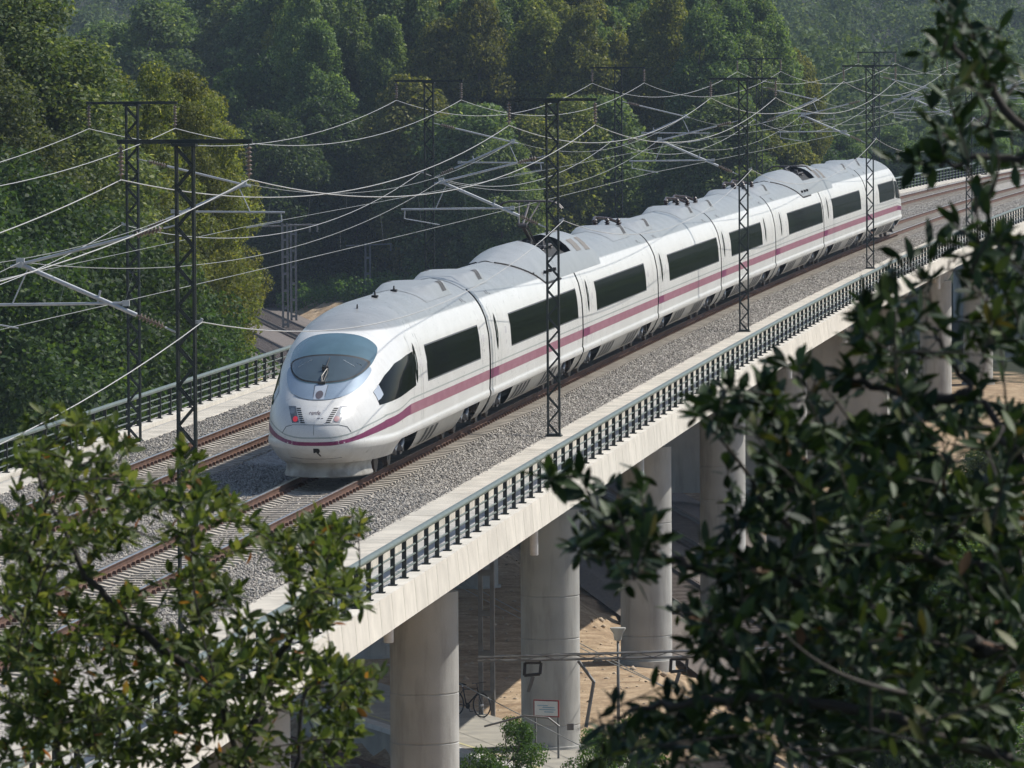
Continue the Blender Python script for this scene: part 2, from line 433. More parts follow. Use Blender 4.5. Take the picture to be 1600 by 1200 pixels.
BP = [(-7.5, -.33), (-6.9, -.27), (-6.1, -.245), (-5.6, -.26), (-3.8, -.26), (-3.3, -.245), (-2.35, -.30), (-1.4, -.245), (-.9, -.26), (.9, -.26), (1.4, -.245), (2.1, -.265), (2.8, -.33)]
def ball_z(u): return np.interp(u, [p[0] for p in BP], [p[1] for p in BP])
bm_ = MB(); bm_.grid([[W(q, u, z) for u, z in BP] for q in srange(S0, S1, 4)])
ob('ballast', bm_.mesh('ballast', BALL, smooth=True), kind='structure')

def stones(name, specs, seed, size):
    rng = np.random.default_rng(seed); P = []
    for s0, s1, u0, u1, dens in specs:
        k = int((s1 - s0) * (u1 - u0) * dens)
        P.append(np.stack([rng.uniform(s0, s1, k), rng.uniform(u0, u1, k)], 1))
    P = np.concatenate(P); k = len(P); s, u = P[:, 0], P[:, 1]
    th = np.interp(s, SS, _th); cx = np.interp(s, SS, _x) + np.cos(th) * u; cy = np.interp(s, SS, _y) - np.sin(th) * u
    cz = ball_z(u) + GR * s + rng.uniform(-.018, .022, k)
    base = np.array([(1, 0, 0), (-.2, .9, 0), (-.9, -.5, 0), (.1, -.95, .1), (.1, .05, .8), (0, 0, -.8)])
    tri = np.array([(0, 1, 4), (1, 2, 4), (2, 3, 4), (3, 0, 4), (1, 0, 5), (2, 1, 5), (3, 2, 5), (0, 3, 5)])
    V = base[None] * (1 + rng.uniform(-.3, .3, (k, 6, 3))) * rng.uniform(.7, 1.25, (k, 1, 3)) * (size * rng.uniform(.6, 1.35, (k, 1, 1)))
    a = rng.uniform(0, 6.283, k); ca, sa = np.cos(a)[:, None], np.sin(a)[:, None]
    X = V[..., 0] * ca - V[..., 1] * sa; Y = V[..., 0] * sa + V[..., 1] * ca
    V = np.stack([X + cx[:, None], Y + cy[:, None], V[..., 2] + cz[:, None]], -1).reshape(-1, 3)
    F = (tri[None] + (np.arange(k) * 6)[:, None, None]).reshape(-1, 3)
    me = bpy.data.meshes.new(name); tri_mesh(me, V, F); me.materials.append(BALL)
    return ob(name, me, kind='stuff', label='loose grey ballast stones lying between and beside the tracks', cat='gravel')
def tri_mesh(me, V, F):
    n = F.shape[1]
    me.vertices.add(len(V)); me.vertices.foreach_set('co', V.astype(np.float32).ravel())
    me.loops.add(F.size); me.loops.foreach_set('vertex_index', F.astype(np.int32).ravel())
    me.polygons.add(len(F)); me.polygons.foreach_set('loop_start', np.arange(0, F.size, n, dtype=np.int32)); me.polygons.foreach_set('loop_total', np.full(len(F), n, dtype=np.int32))
    me.update(calc_edges=True)
stones('ballast_stones', [(-42, 45, 1.33, 2.85, 260), (45, 110, 1.33, 2.85, 170), (110, 235, 1.33, 2.85, 105), (200, 300, -3.3, -1.4, 45), (235, 320, 1.4, 2.8, 50), (62, 100, -7.4, -6.1, 60), (-32, 14, -3.35, -1.35, 230), (-10, 62, -7.45, -6.05, 150), (-40, 8, -1.2, 1.2, 60), (-12, 40, -5.9, -3.5, 60)], 3, .036)

# tracks
RUST = pm('rusty_rail', (0.150, 0.084, 0.060), (0.10, 0.060, 0.045), rough=0.85, scale=2.5, stretch=(1, 1, 1), spec=0.2, bump=0.1)
STEEL = pm('worn_steel', (0.42, 0.40, 0.38), (0.33, 0.31, 0.29), rough=0.32, metal=0.85, scale=2)
SLEEP = pm('sleeper_concrete', (0.47, 0.425, 0.36), (0.36, 0.32, 0.27), rough=0.9, scale=3, spec=0.2, rnd=0.12, grime=((0.2, 0.14, 0.1), 3, 0.5, (1, 1, 1)))
RAILP = [(-.075, -.165), (.075, -.165), (.075, -.152), (.012, -.125), (.012, -.045), (.036, -.032), (.036, -.008), (.026, 0), (-.026, 0), (-.036, -.008), (-.036, -.032), (-.012, -.045), (-.012, -.125), (-.075, -.152)]
slm = MB()
rows = []
for x in (-1.3, -1.1, -.55, -.35, .35, .55, 1.1, 1.3):
    t = -.225 if abs(x) < .45 else -.178
    w = .11 if abs(x) < .45 else .13
    e = .02 if abs(x) > 1.2 else 0
    rows.append([(x, -w - .02, -.40), (x, w + .02, -.40), (x, w - e, t - e), (x, -w + e, t - e)])
slm.grid(rows, closed=True); slm.f += [(0, 1, 2, 3), (31, 30, 29, 28)]; slm.m += [0, 0]
slm = slm.mesh('sleeper', SLEEP)
for uc, lab, a, b in ((0, 'near ballasted track with rusty rails, the one the train runs on', -55, 125), (TC, 'empty far ballasted track with rusty rails beside the train', -45, 135)):
    tk = thing('railway_track', lab, 'railway track', W(0, uc, -.2), group='tracks on the viaduct')
    for du in (-.7525, .7525):
        mb = MB().sweep([(uc + du + x, z) for x, z in RAILP], srange(S0, S1, 3))
        n = len(RAILP)
        for i in range(len(mb.f) - 2):
            if i % n in (6, 7, 8): mb.m[i] = 1
        wpart('rail', mb, [RUST, STEEL], tk)
    fx = MB(); ex = MB()
    for q in srange(S0, S1, .6):
        c = W(q, uc, 0); hh = -head(q)
        inside = a <= q < b
        if inside: ob('sleeper', slm, tk, c - tk.location, hh)
        else: ex.box(W(q, uc, -.28), (2.6, .25, .2), rz=hh)
        if -60 < q < 200:
            for du in (-.7525, .7525):
                for k in (-1, 1): fx.box(W(q, uc + du + k * .115, -.142), (.095, .12, .075), rz=hh, taper=.6)
    wpart('distant_sleepers', ex, SLEEP, tk, kind='stuff')
    wpart('rail_clips', fx, RUST, tk, kind='stuff')
# ------------------------------------------------------------------ the train
NZ = [.12, .30, .45, .50, .70, .90, 1.10, 1.30, 1.50, 1.80, 2.10, 2.40, 2.70, 3.00, 3.20, 3.40, 3.60, 3.75, 3.85, 3.89]
ND = [1.5, .95, .56, .42, .12, .0, .0, .06, .2, .6, 1.15, 1.75, 2.4, 3.1, 3.75, 4.6, 5.8, 7.0, 8.6, 10.5]
PZ = [.12, .30, .45, .62, .80, .86, .93, .97, 1.0, 1.04, 1.5, 1.9, 2.4, 2.85, 3.15, 3.4, 3.6, 3.75, 3.85, 3.89]
PU = [1.06, 1.13, 1.23, 1.33, 1.45, 1.483, 1.485, 1.475, 1.455, 1.462, 1.475, 1.472, 1.44, 1.35, 1.22, 1.05, .83, .58, .28, .0]
def n_d0(z): return float(np.interp(z, NZ, ND))
def n_U(z): return float(np.interp(z, PZ, PU))
def n_L(z): return float(np.interp(z, [.1, 1., 2., 3., 3.89], [3.5, 4.3, 4.4, 4.3, 3.0]))
NP = 2.3
# a smooth version of the tables so that the nose has no visible bands
_zz = np.linspace(.12, 3.89, 400)
def _smooth(tab_z, tab_v, k=13):
    v = np.interp(_zz, tab_z, tab_v); ker = np.hanning(k + 2)[1:-1]; ker /= ker.sum()
    pv = np.concatenate([2 * v[0] - v[k:0:-1], v, 2 * v[-1] - v[-2:-k - 2:-1]])
    return np.convolve(pv, ker, 'same')[k:-k]
_sd = _smooth(NZ, ND, 33)
_su = _smooth(PZ, PU, 5)
_su2 = _smooth(PZ, PU, 25); _su = np.where(_zz > 1.6, _su2, _su); _su[-1] = 0.0
def n_d0(z): return float(np.interp(z, _zz, _sd))
def n_U(z): return max(0.0, float(np.interp(z, _zz, _su)))
def n_pt(z, q):
    """point of the nose surface: height z, q 0 (centre line) .. 1 (where the straight side begins) -> u, d"""
    a = q * math.pi / 2
    return n_U(z) * math.sin(a) ** (2 / NP), n_d0(z) + n_L(z) * (1 - max(0.0, math.cos(a)) ** (2 / NP))
def n_d(u, z):
    r = min(abs(u) / max(n_U(z), 1e-4), .9999)
    return n_d0(z) + n_L(z) * (1 - (1 - r ** NP) ** (1 / NP))
def n_u(d, z):
    c = 1 - (d - n_d0(z)) / n_L(z)
    if c <= 0: return n_U(z)
    return n_U(z) * max(0.0, 1 - min(c, 1.0) ** NP) ** (1 / NP)
def front_n(u, z):
    e = .01
    du = (n_d(u + e, z) - n_d(u - e, z)) / (2 * e); dz = (n_d(u, z + e) - n_d(u, z - e)) / (2 * e)
    return Vector((du, -1, dz)).normalized()          # u, d, z outward
def side_n(d, z):
    e = .02
    a = (n_u(d + e, z) - n_u(d - e, z)) / (2 * e); b = (n_u(d, z + e) - n_u(d, z - e)) / (2 * e)
    return Vector((1, -a, -b)).normalized()

def paint_mat():
    mt = bpy.data.materials.new('white_and_grey_coach_paint'); mt.use_nodes = True
    nt = mt.node_tree; n = nt.nodes; L = nt.links; b = n['Principled BSDF']
    b.inputs['Roughness'].default_value = 0.3; b.inputs['Specular IOR Level'].default_value = 0.45
    tc = n.new('ShaderNodeTexCoord'); sp = n.new('ShaderNodeSeparateXYZ'); L.new(tc.outputs['Object'], sp.inputs[0])
    mr = n.new('ShaderNodeMapRange'); mr.interpolation_type = 'SMOOTHSTEP'; mr.inputs['From Min'].default_value = 3.27; mr.inputs['From Max'].default_value = 3.33
    L.new(sp.outputs['Z'], mr.inputs['Value'])
    def noise(sc_, st, det=7):
        m2 = n.new('ShaderNodeMapping'); m2.inputs['Scale'].default_value = st; L.new(tc.outputs['Object'], m2.inputs['Vector'])
        z = n.new('ShaderNodeTexNoise'); z.inputs['Scale'].default_value = sc_; z.inputs['Detail'].default_value = det; z.inputs['Roughness'].default_value = 0.6
        L.new(m2.outputs[0], z.inputs['Vector']); return z
    def mapr(src, a, c, x, y):
        r = n.new('ShaderNodeMapRange'); r.inputs['From Min'].default_value = a; r.inputs['From Max'].default_value = c; r.inputs['To Min'].default_value = x; r.inputs['To Max'].default_value = y
        L.new(src, r.inputs['Value']); return r.outputs[0]
    def mix(f, a, c):
        x = n.new('ShaderNodeMix'); x.data_type = 'RGBA'
        if hasattr(f, 'links'): L.new(f, x.inputs['Factor'])
        else: x.inputs['Factor'].default_value = f
        for v, k in ((a, 'A'), (c, 'B')):
            if hasattr(v, 'links'): L.new(v, x.inputs[k])
            else: x.inputs[k].default_value = (*v, 1)
        return x.outputs['Result']
    roof = mix(mapr(noise(1.2, (1, 1, 1)).outputs['Fac'], .35, .65, 0, 1), (0.25, 0.258, 0.258), (0.305, 0.312, 0.310))
    roof = mix(mapr(noise(2.0, (.4, 2.2, .4)).outputs['Fac'], .52, .75, 0, .5), roof, (0.18, 0.19, 0.195))
    white = mix(mapr(noise(1.0, (1, 1, 1)).outputs['Fac'], .35, .65, 0, 1), (0.645, 0.638, 0.615), (0.705, 0.70, 0.68))
    white = mix(mapr(noise(3.0, (1, 4, .35)).outputs['Fac'], .50, .75, 0, .35), white, (0.46, 0.44, 0.40))
    grime = n.new('ShaderNodeMath'); grime.operation = 'MULTIPLY'
    L.new(mapr(sp.outputs['Z'], .98, .45, 0, 1), grime.inputs[0]); L.new(mapr(noise(2.6, (1, 1, 1.4)).outputs['Fac'], .30, .72, .12, .8), grime.inputs[1])
    white = mix(grime.outputs[0], white, (0.34, 0.31, 0.27))
    L.new(mix(mr.outputs[0], white, roof), b.inputs['Base Color'])
    L.new(mapr(noise(5, (1, 1, 1)).outputs['Fac'], .3, .7, .26, .40), b.inputs['Roughness'])
    return mt
PAINT = paint_mat()
def flatm(name, c, rough=.4, metal=0.0, spec=.5, var=.85): return pm(name, c, tuple(x * var for x in c), rough, metal, scale=2.5, spec=spec)
GLASS = pm('dark_window_glass', (0.012, 0.013, 0.014), (0.004, 0.005, 0.006), rough=.07, scale=3.0, stretch=(1, 5, .25), lo=.45, hi=.8, spec=.13)
GLASS.node_tree.nodes['Principled BSDF'].inputs['IOR'].default_value = 1.13
PURP = flatm('purple_stripe', (0.20, 0.022, 0.10)); PINK = pm('faded_purple_stripe', (0.26, 0.092, 0.135), (0.31, 0.135, 0.175), rough=.5, scale=5, stretch=(1, .3, 1))
GLINE = flatm('grey_green_line', (0.37, 0.40, 0.385)); SEAM = flatm('panel_gap', (0.10, 0.105, 0.11), .7); RUBBER = flatm('black_rubber', (0.022, 0.02, 0.02), .8)
DARKM = flatm('dark_running_gear', (0.028, 0.026, 0.025), .7); GEAR = flatm('grey_damper', (0.16, 0.17, 0.19), .45, .3)
VISOR = flatm('tinted_visor', (0.085, 0.155, 0.19), .16, 0.0, .8); SCREEN = flatm('windscreen_glass', (0.065, 0.092, 0.108), .10, 0.0, .6); SILV = pm('blue_silver_paint', (0.27, 0.345, 0.43), (0.24, 0.31, 0.39), rough=.3, metal=.25, scale=2)
SILV2 = flatm('pale_silver_paint', (0.40, 0.45, 0.52), .35); LAMPG = flatm('lamp_glass', (0.13, 0.145, 0.16), .15, 0, .7); LAMPC = flatm('clear_lamp_glass', (0.42, 0.43, 0.45), .15, 0, .7)
PINKL = flatm('unlit_tail_lamp', (0.45, 0.26, 0.27), .25); BLACK = flatm('black_opening', (0.008, 0.008, 0.009), .7)
REDL = pm('lit_tail_lamp', (0.55, 0.05, 0.06), rough=.3)
_b = REDL.node_tree.nodes['Principled BSDF']; _b.inputs['Emission Color'].default_value = (1, 0.04, 0.06, 1); _b.inputs['Emission Strength'].default_value = 0.25
SKIRT = pm('skirt_paint', (0.36, 0.35, 0.325), (0.24, 0.228, 0.205), rough=.55, scale=2.2, grime=((0.15, 0.13, 0.11), 2.2, .7, (1, 1, 1)))
WELL = flatm('pantograph_well', (0.012, 0.012, 0.013), .8); ALU = flatm('aluminium', (0.55, 0.56, 0.57), .35, .6); PORC = pm('brown_insulator', (0.16, 0.085, 0.06), (0.10, 0.05, 0.035), rough=.35, scale=5)
GRLOUV = flatm('brown_grey_louvre', (0.17, 0.155, 0.14), .7)

TIP, TAIL = 2.15, 198.6
SEAMS = [25.675 + 24.775 * i for i in range(7)]
tr = thing('passenger_train', 'white high-speed train with purple stripe and rounded nose crossing the viaduct', 'train', W(100, 0, 0))
T0 = tr.location.copy()
Z_SIDE = [.80, .86, .93, .97, 1.0, 1.04, 1.25, 1.55, 1.9, 2.15, 2.4, 2.62, 2.85, 3.0, 3.15, 3.28, 3.4, 3.5, 3.6, 3.68, 3.75, 3.81, 3.85, 3.88, 3.89]
def car_part(name, s_mid, fill, mats, parent_car, smooth=False, angle=None, label=None):
    """a sub-part of a car, laid out in world coordinates"""
    org = W(s_mid, 0, 0)
    me = fill.mesh(name, mats, org, smooth, angle)
    return ob(name, me, parent_car, (0, 0, 0), label=label)
def side_quad(mb, s0, s1, z0, z1, sg, off=.004, nz=3, ns=None, mi=0, lens=False):
    ns = ns or max(1, int((s1 - s0) / 4)); rows = []
    for i in range(nz + 1):
        z = z0 + (z1 - z0) * i / nz; r = []
        k = math.sin(math.pi * i / nz) ** .6 if lens else 1
        for j in range(ns + 1):
            s = s0 + (s1 - s0) * j / ns
            if lens: s = (s0 + s1) / 2 + (s - (s0 + s1) / 2) * k
            r.append(W(s, sg * (n_U(z) + off), z))
        rows.append(r)
    mb.grid(rows, mi, flip=sg < 0)
def nose_strip(mb, tip, dr, dl, zlo, zhi, sg, off=.004, nz=4, mi=0):
    """a band on the side of a nose car: lists d, lower z, upper z"""
    rows = []
    for i in range(nz + 1):
        r = []
        for d, a, c in zip(dl, zlo, zhi):
            z = a + (c - a) * i / nz; nn = side_n(max(d, n_d0(z) + .05), z); u = n_u(max(d, n_d0(z) + .001), z)
            r.append(W(tip + dr * (d + nn.y * off), sg * (u + nn.x * off), z + nn.z * off))
        rows.append(r)
    mb.grid(rows, mi, flip=(sg * dr) < 0)
def nose_patch(mb, tip, dr, poly, off=.004, rings=6, mi=0, c=None):
    """a panel on the front, given by its outline in u, z as seen from ahead"""
    if c is None: c = (sum(p[0] for p in poly) / len(poly), sum(p[1] for p in poly) / len(poly))
    def P(u, z):
        nn = front_n(u, z); return W(tip + dr * (n_d(u, z) + nn.y * off), u + nn.x * off, z + nn.z * off)
    dense = []
    for a, b in zip(poly, poly[1:] + poly[:1]):
        k = max(1, int(math.dist(a, b) / .12))
        dense += [(a[0] + (b[0] - a[0]) * i / k, a[1] + (b[1] - a[1]) * i / k) for i in range(k)]
    n = len(dense); vs = [P(*c)]; fs = []
    for r in range(1, rings + 1):
        vs += [P(c[0] + (u - c[0]) * r / rings, c[1] + (z - c[1]) * r / rings) for u, z in dense]
    for j in range(n): fs.append((0, 1 + j, 1 + (j + 1) % n))
    for r in range(rings - 1):
        o = 1 + r * n
        for j in range(n): fs.append((o + j, o + n + j, o + n + (j + 1) % n, o + (j + 1) % n))
    mb.add(vs, fs, mi)
def nose_line(mb, tip, dr, pts, r=.006, off=.003):
    P = []
    for a, b in zip(pts, pts[1:]):
        for i in range(5):
            u, z = a[0] + (b[0] - a[0]) * i / 5, a[1] + (b[1] - a[1]) * i / 5
            nn = front_n(u, z); P.append(W(tip + dr * (n_d(u, z) + nn.y * off), u + nn.x * off, z + nn.z * off))
    mb.path(P, r, 4)
def sym(half): return half + [(-u, z) for u, z in half[::-1] if u > 1e-6]
def smooth_poly(poly, k=2):
    for _ in range(k):
        q = []
        for a, b in zip(poly, poly[1:] + poly[:1]):
            q += [(a[0] * .75 + b[0] * .25, a[1] * .75 + b[1] * .25), (a[0] * .25 + b[0] * .75, a[1] * .25 + b[1] * .75)]
        poly = q
    return poly

WIN = {0: [(11.9, 23.45)], 1: [(30.95, 49.1)], 2: [(54.8, 71.05)], 3: [(79.5, 99.0)], 4: [(104.5, 118.5)], 5: [(131.4, 149.0)], 6: [(154.7, 170.6)], 7: [(181.6, 190.6)]}
SLOT = {0: [9.75], 1: [27.6], 2: [52.35], 3: [76.9], 4: [101.6, 120.2], 5: [127.8], 6: [152.1], 7: [190.9]}
STRB, STRT = 1.27, 1.515
for k in range(8):
    nose = k in (0, 7)
    a = TIP if k == 0 else SEAMS[k - 1] + .17
    b = TAIL if k == 7 else SEAMS[k] - .17
    mid = (a + b) / 2; org = W(mid, 0, 0)
    mb = MB()
    tip, dr = (TIP, 1) if k == 0 else (TAIL, -1)
    if nose:
        ln = b - a
        zl = [.80, .86, .93, .97, 1.0, 1.04] + list(np.linspace(1.12, 3.2, 34)) + list(np.linspace(3.25, 3.86, 22)) + [3.875, 3.885, 3.89]
        qs = [i / 20 for i in range(21)]
        for sg in (1, -1):
            rows = []
            for z in zl:
                r = [W(tip + dr * d, sg * u, z) for u, d in (n_pt(z, q) for q in qs)]
                ds = n_d0(z) + n_L(z)
                r += [W(tip + dr * (ds + (ln - ds) * i / 8), sg * n_U(z), z) for i in range(1, 9)]
                rows.append(r)
            mb.grid(rows, flip=(sg * dr) < 0)
        rr = len(mb.v) // 2; nc = len(qs) + 8
        # back wall and floor
        bl = [W(tip + dr * ln, n_U(z), z) for z in zl]; br_ = [W(tip + dr * ln, -n_U(z), z) for z in zl[::-1]]
        mb.add(bl + br_, [tuple(range(2 * len(zl)))], 1)
        fl = [W(tip + dr * (d + .3), u * .98, .81) for u, d in (n_pt(.8, q) for q in qs)] + [W(tip + dr * ln, 1.4, .81)]
        fr = [W(tip + dr * (d + .3), -u * .98, .81) for u, d in (n_pt(.8, q) for q in qs)] + [W(tip + dr * ln, -1.4, .81)]
        mb.grid([fl, fr], 1)
    else:
        prof = [(n_U(z), z) for z in Z_SIDE] + [(-n_U(z), z) for z in Z_SIDE[-2::-1]]
        mb.sweep(prof, srange(a, b, 2.5))
        mb.m[-1] = mb.m[-2] = 1
        nn = len(prof)
        for i in range(len(mb.f) - 2):
            if i % nn == nn - 1: mb.m[i] = 1
    me = mb.mesh('coach', [PAINT, RUBBER], org, True, 40)
    car = ob('coach', me, tr, org - T0, label='front coach with rounded nose and windscreen' if k == 0 else None)
    sides = (1, -1)
    for sg in sides:
        for w0, w1 in WIN[k]:
            g = MB(); side_quad(g, w0, w1, 1.91, 2.72, sg, .005, 4); car_part('window', mid, g, GLASS, car, True)
            f = MB()
            for zz in (1.895, 2.735): side_quad(f, w0 - .05, w1 + .05, zz - .018, zz + .018, sg, .0035, 1)
            for q in (w0, w1): side_quad(f, q - .06, q + .06, 1.90, 2.73, sg, .0035, 3)
            car_part('window_frame', mid, f, SEAM, car)
        for q in SLOT[k]:
            g = MB(); side_quad(g, q - .28, q + .28, 1.93, 2.9, sg, .006, 10, 2, lens=True)
            dr_ = car_part('door_window', mid, g, GLASS, car, True)
            ln_ = MB()
            for e in (-.75, .75): side_quad(ln_, q + e - .02, q + e + .02, 1.04, 3.1, sg, .0025, 8)
            side_quad(ln_, q - .04, q + .04, 2.25, 2.62, sg, .011, 2)
            car_part('door_seam', mid, ln_, GLINE, car)
        st = MB(); sv = MB(); gl = MB()
        if nose:
            tb = [(0, .885, .967, 1.06), (.33, .885, .972, 1.063), (.5, .90, .985, 1.08), (.72, .94, 1.03, 1.125), (.9, .985, 1.09, 1.20), (1.02, 1.025, 1.145, 1.262), (1.1, 1.055, 1.195, 1.305), (1.25, 1.11, 1.275, 1.38), (1.36, 1.16, 1.345, 1.452)]
            rows = [[], [], []]; rows2 = [[], []]
            for u in [0, .12, .24, .36, .48, .6, .72, .82, .92, 1.0, 1.08, 1.16, 1.23, 1.3, 1.36]:
                zb, zt, zg = (float(np.interp(u, [t[0] for t in tb], [t[i] for t in tb])) for i in (1, 2, 3))
                for i, z in enumerate((zb, (zb + zt) / 2, zt)):
                    nn = front_n(u, z); rows[i].append(W(tip + dr * (n_d(u, z) + nn.y * .004), sg * (u + nn.x * .004), z + nn.z * .004))
                for i, z in enumerate((zg - .016, zg + .016)):
                    nn = front_n(u, z); rows2[i].append(W(tip + dr * (n_d(u, z) + nn.y * .004), sg * (u + nn.x * .004), z + nn.z * .004))
            st.grid(rows); gl.grid(rows2)
            dl = [n_d(1.36, 1.25) - .12, 2.9, 3.4, 3.9, 4.5, 5.2, 5.7, 6.2]
            lo = [1.16, 1.185, 1.205, 1.22, 1.24, 1.26, STRB, STRB]; hi = [1.345, 1.375, 1.395, 1.412, 1.44, 1.475, 1.495, STRT]; gz = [1.452, 1.47, 1.485, 1.50, 1.53, 1.57, 1.605, 1.635]
            nose_strip(st, tip, dr, dl, lo, hi, sg, .0046, nz=3)
            nose_strip(gl, tip, dr, [dl[0] + .0] + dl[1:], [g - .016 for g in gz], [g + .016 for g in gz], sg, .0046, nz=1)
            e0, e1 = sorted((tip + dr * 6.2, tip + dr * (b - a)))
            if k == 0: side_quad(sv, e0, e1, STRB, STRT, sg); side_quad(gl, e0, e1, 1.62, 1.652, sg, nz=1)
            else: side_quad(sv, e0 + 1.9, e1, STRB, STRT, sg); side_quad(st, e0, e0 + 1.9, STRB, STRT, sg); side_quad(gl, e0, e1, 1.62, 1.652, sg, nz=1)
        else:
            side_quad(st, a, a + 1.9, STRB, STRT, sg); side_quad(sv, a + 1.9, b, STRB, STRT, sg); side_quad(gl, a, b, 1.62, 1.652, sg, nz=1)
        car_part('stripe', mid, st, PURP, car, label='strong purple end of the stripe'); car_part('stripe', mid, sv, PINK, car, label='faded pink length of the stripe'); car_part('trim_line', mid, gl, GLINE, car)
        # panel joints, roof gutter vents
        pj = MB()
        if not nose:
            for q in (a + 1.05, b - 1.3): side_quad(pj, q - .012, q + .012, 1.05, 3.3, sg, .002, 10)
            side_quad(pj, (a + b) / 2 - 2.012, (a + b) / 2 - 1.988, 1.05, 3.75, sg, .002, 12) if k in (3, 5) else None
        else:
            q0 = tip + dr * 8.75; side_quad(pj, q0 - .015, q0 + .015, 1.05, 3.72, sg, .002, 16)
            q0 = tip + dr * (b - a - 1.6); side_quad(pj, q0 - .015, q0 + .015, 1.05, 3.3, sg, .002, 10)
        for q in ((a + 2.6, b - 2.8) if not nose else (tip + dr * (b - a - 2.8),)):
            for e in (0, .35, .62): side_quad(pj, q + e - .09, q + e + .09, 3.36 if e < .6 else 3.33, 3.44 if e < .6 else 3.36, sg, .004, 1)
        car_part('panel_joint', mid, pj, SEAM, car)
        # skirts between the bogies
        sk = MB()
        bog = [(tip + dr * 4.2, tip + dr * 7.7), (tip + dr * (b - a - 5.6), tip + dr * (b - a - 2.1))] if nose else [(a + 2.0, a + 5.5), (b - 5.5, b - 2.0)]
        bog = sorted(tuple(sorted(x)) for x in bog)
        lo_, hi_ = (a, b) if not nose else ((a + 4.4, b) if k == 0 else (a, b - 4.4))
        spans = [(lo_, bog[0][0]), (bog[0][1], bog[1][0]), (bog[1][1], hi_)]
        for x0, x1 in spans:
            if x1 - x0 < .4: continue
            pr_ = [(1.452, .802), (1.37, .62), (1.27, .45), (1.16, .32), (.7, .30)]
            e = .45
            rows = []
            for i in range(5):
                u, z = pr_[i]; t0 = e * i / 4
                r = [W(x0 + t0, sg * u, z)] + [W(x0 + t0 + (x1 - x0 - 2 * t0) * j / 4, sg * u, z) for j in range(1, 4)] + [W(x1 - t0, sg * u, z)]
                rows.append(r)
            sk.grid(rows, flip=sg > 0)
        car_part('skirt', mid, sk, SKIRT, car, True, 60)
        vt = MB(); x0, x1 = spans[1]
        for base in ([x0 + 1.9] if k == 0 else [x1 - 5.0, x0 + 1.2] if k % 2 else [x1 - 4.6, x0 + 1.0]):
            for j in range(3 if k == 0 else 4):
                q = base + j * 1.0; rows = []
                for i, (u, z) in enumerate(((1.435, .76), (1.362, .60), (1.265, .44), (1.215, .385))):
                    t = -i * .12; rows.append([W(q + t, sg * (u + .008), z - .002), W(q + t + .56, sg * (u + .008), z - .002)])
                vt = MB().grid(rows, flip=sg > 0); car_part('skirt_vent', mid, vt, BLACK, car)
        lb = MB()
        for q in (w1 + .9, w0 - 1.2):
            if a + .6 < q < b - .8: side_quad(lb, q - .22, q + .22, 2.28, 2.46, sg, .003, 2); side_quad(lb, q - .15, q + .15, 2.02, 2.1, sg, .003, 1)
        if lb.v: car_part('pictogram', mid, lb, pm('grey_print', (0.50, 0.49, 0.50), (0.62, 0.60, 0.60), rough=.5, scale=20, lo=.45, hi=.55), car)
    if nose:
        # cab side windows
        for sg in (1, -1):
            g = MB(); dl = [2.12, 2.4, 2.8, 3.26, 3.8, 4.4, 5.2, 6.06, 6.7, 7.3]
            lo = [float(np.interp(d, [2.12, 7.3], [1.70, 1.90])) for d in dl]; hi = [float(np.interp(d, [2.12, 3.26, 4.4, 6.06, 7.3], [2.0, 2.33, 2.55, 2.67, 2.70])) for d in dl]
            nose_strip(g, tip, dr, dl, lo, hi, sg, .006, 6); car_part('cab_side_window', mid, g, GLASS, car, True)
            g = MB(); nose_strip(g, tip, dr, [2.13, 2.35, 2.62], [1.80, 1.84, 1.92], [2.0, 2.066, 2.145], sg, .0085, 3); car_part('pane_reflection', mid, g, SILV2, car, True)  # pale patch paints a bluish reflection onto the front of the cab window
        # chin, apron
        ch = MB()
        for sg in (1, -1):
            rows = []
            for z in list(np.linspace(.46, .80, 9)):
                r = [W(tip + dr * d, sg * u, z) for u, d in (n_pt(z, i / 20) for i in range(21))]
                dd = n_d0(z) + n_L(z); e = max(dd + .05, 4.45 - (0.80 - z) * .8); r.append(W(tip + dr * e, sg * n_U(z), z)); rows.append(r)
            ch.grid(rows, flip=(sg * dr) < 0)
        car_part('chin', mid, ch, PAINT, car, True)
        ap = MB(); rows = []
        for z, d_, uu, ll in ((.49, .85, 1.02, 1.8), (.36, .97, .955, 1.75), (.25, .96, .965, 1.8), (.15, .92, .995, 1.85), (.11, .91, 1.0, 1.85), (.10, 1.0, .93, 1.8)):
            r = []
            for i in range(-16, 17):
                q = i / 16 * math.pi / 2
                r.append(W(tip + dr * (d_ + ll * (1 - max(0, math.cos(q)) ** .8)), uu * math.copysign(abs(math.sin(q)) ** .8, q), z))
            rows.append(r)
        ap.grid(rows, flip=dr < 0); car_part('apron', mid, ap, pm('apron_paint', (0.44, 0.43, 0.40), (0.25, 0.23, 0.20), rough=.55, scale=3), car, True)
        # front panels
        glass = smooth_poly(sym([(0, 3.27), (.2, 3.265), (.5, 3.225), (.76, 3.12), (.94, 2.97), (.985, 2.85), (.975, 2.70), (.92, 2.54), (.80, 2.39), (.6, 2.275), (.32, 2.225), (0, 2.215)]))
        lens = smooth_poly(sym([(0, 2.84), (.40, 2.82), (.72, 2.75), (.91, 2.66), (.92, 2.56), (.82, 2.43), (.68, 2.34), (.47, 2.265), (.18, 2.235), (0, 2.23)]), 2)
        lens_in = [(u * .945, 2.515 + (z - 2.515) * .90) for u, z in lens]
        cres = smooth_poly(sym([(0, 2.62), (.5, 2.60), (.92, 2.56), (.98, 2.47), (.94, 2.33), (.86, 2.18), (.71, 2.03), (.47, 1.93), (.2, 1.885), (0, 1.88)]))
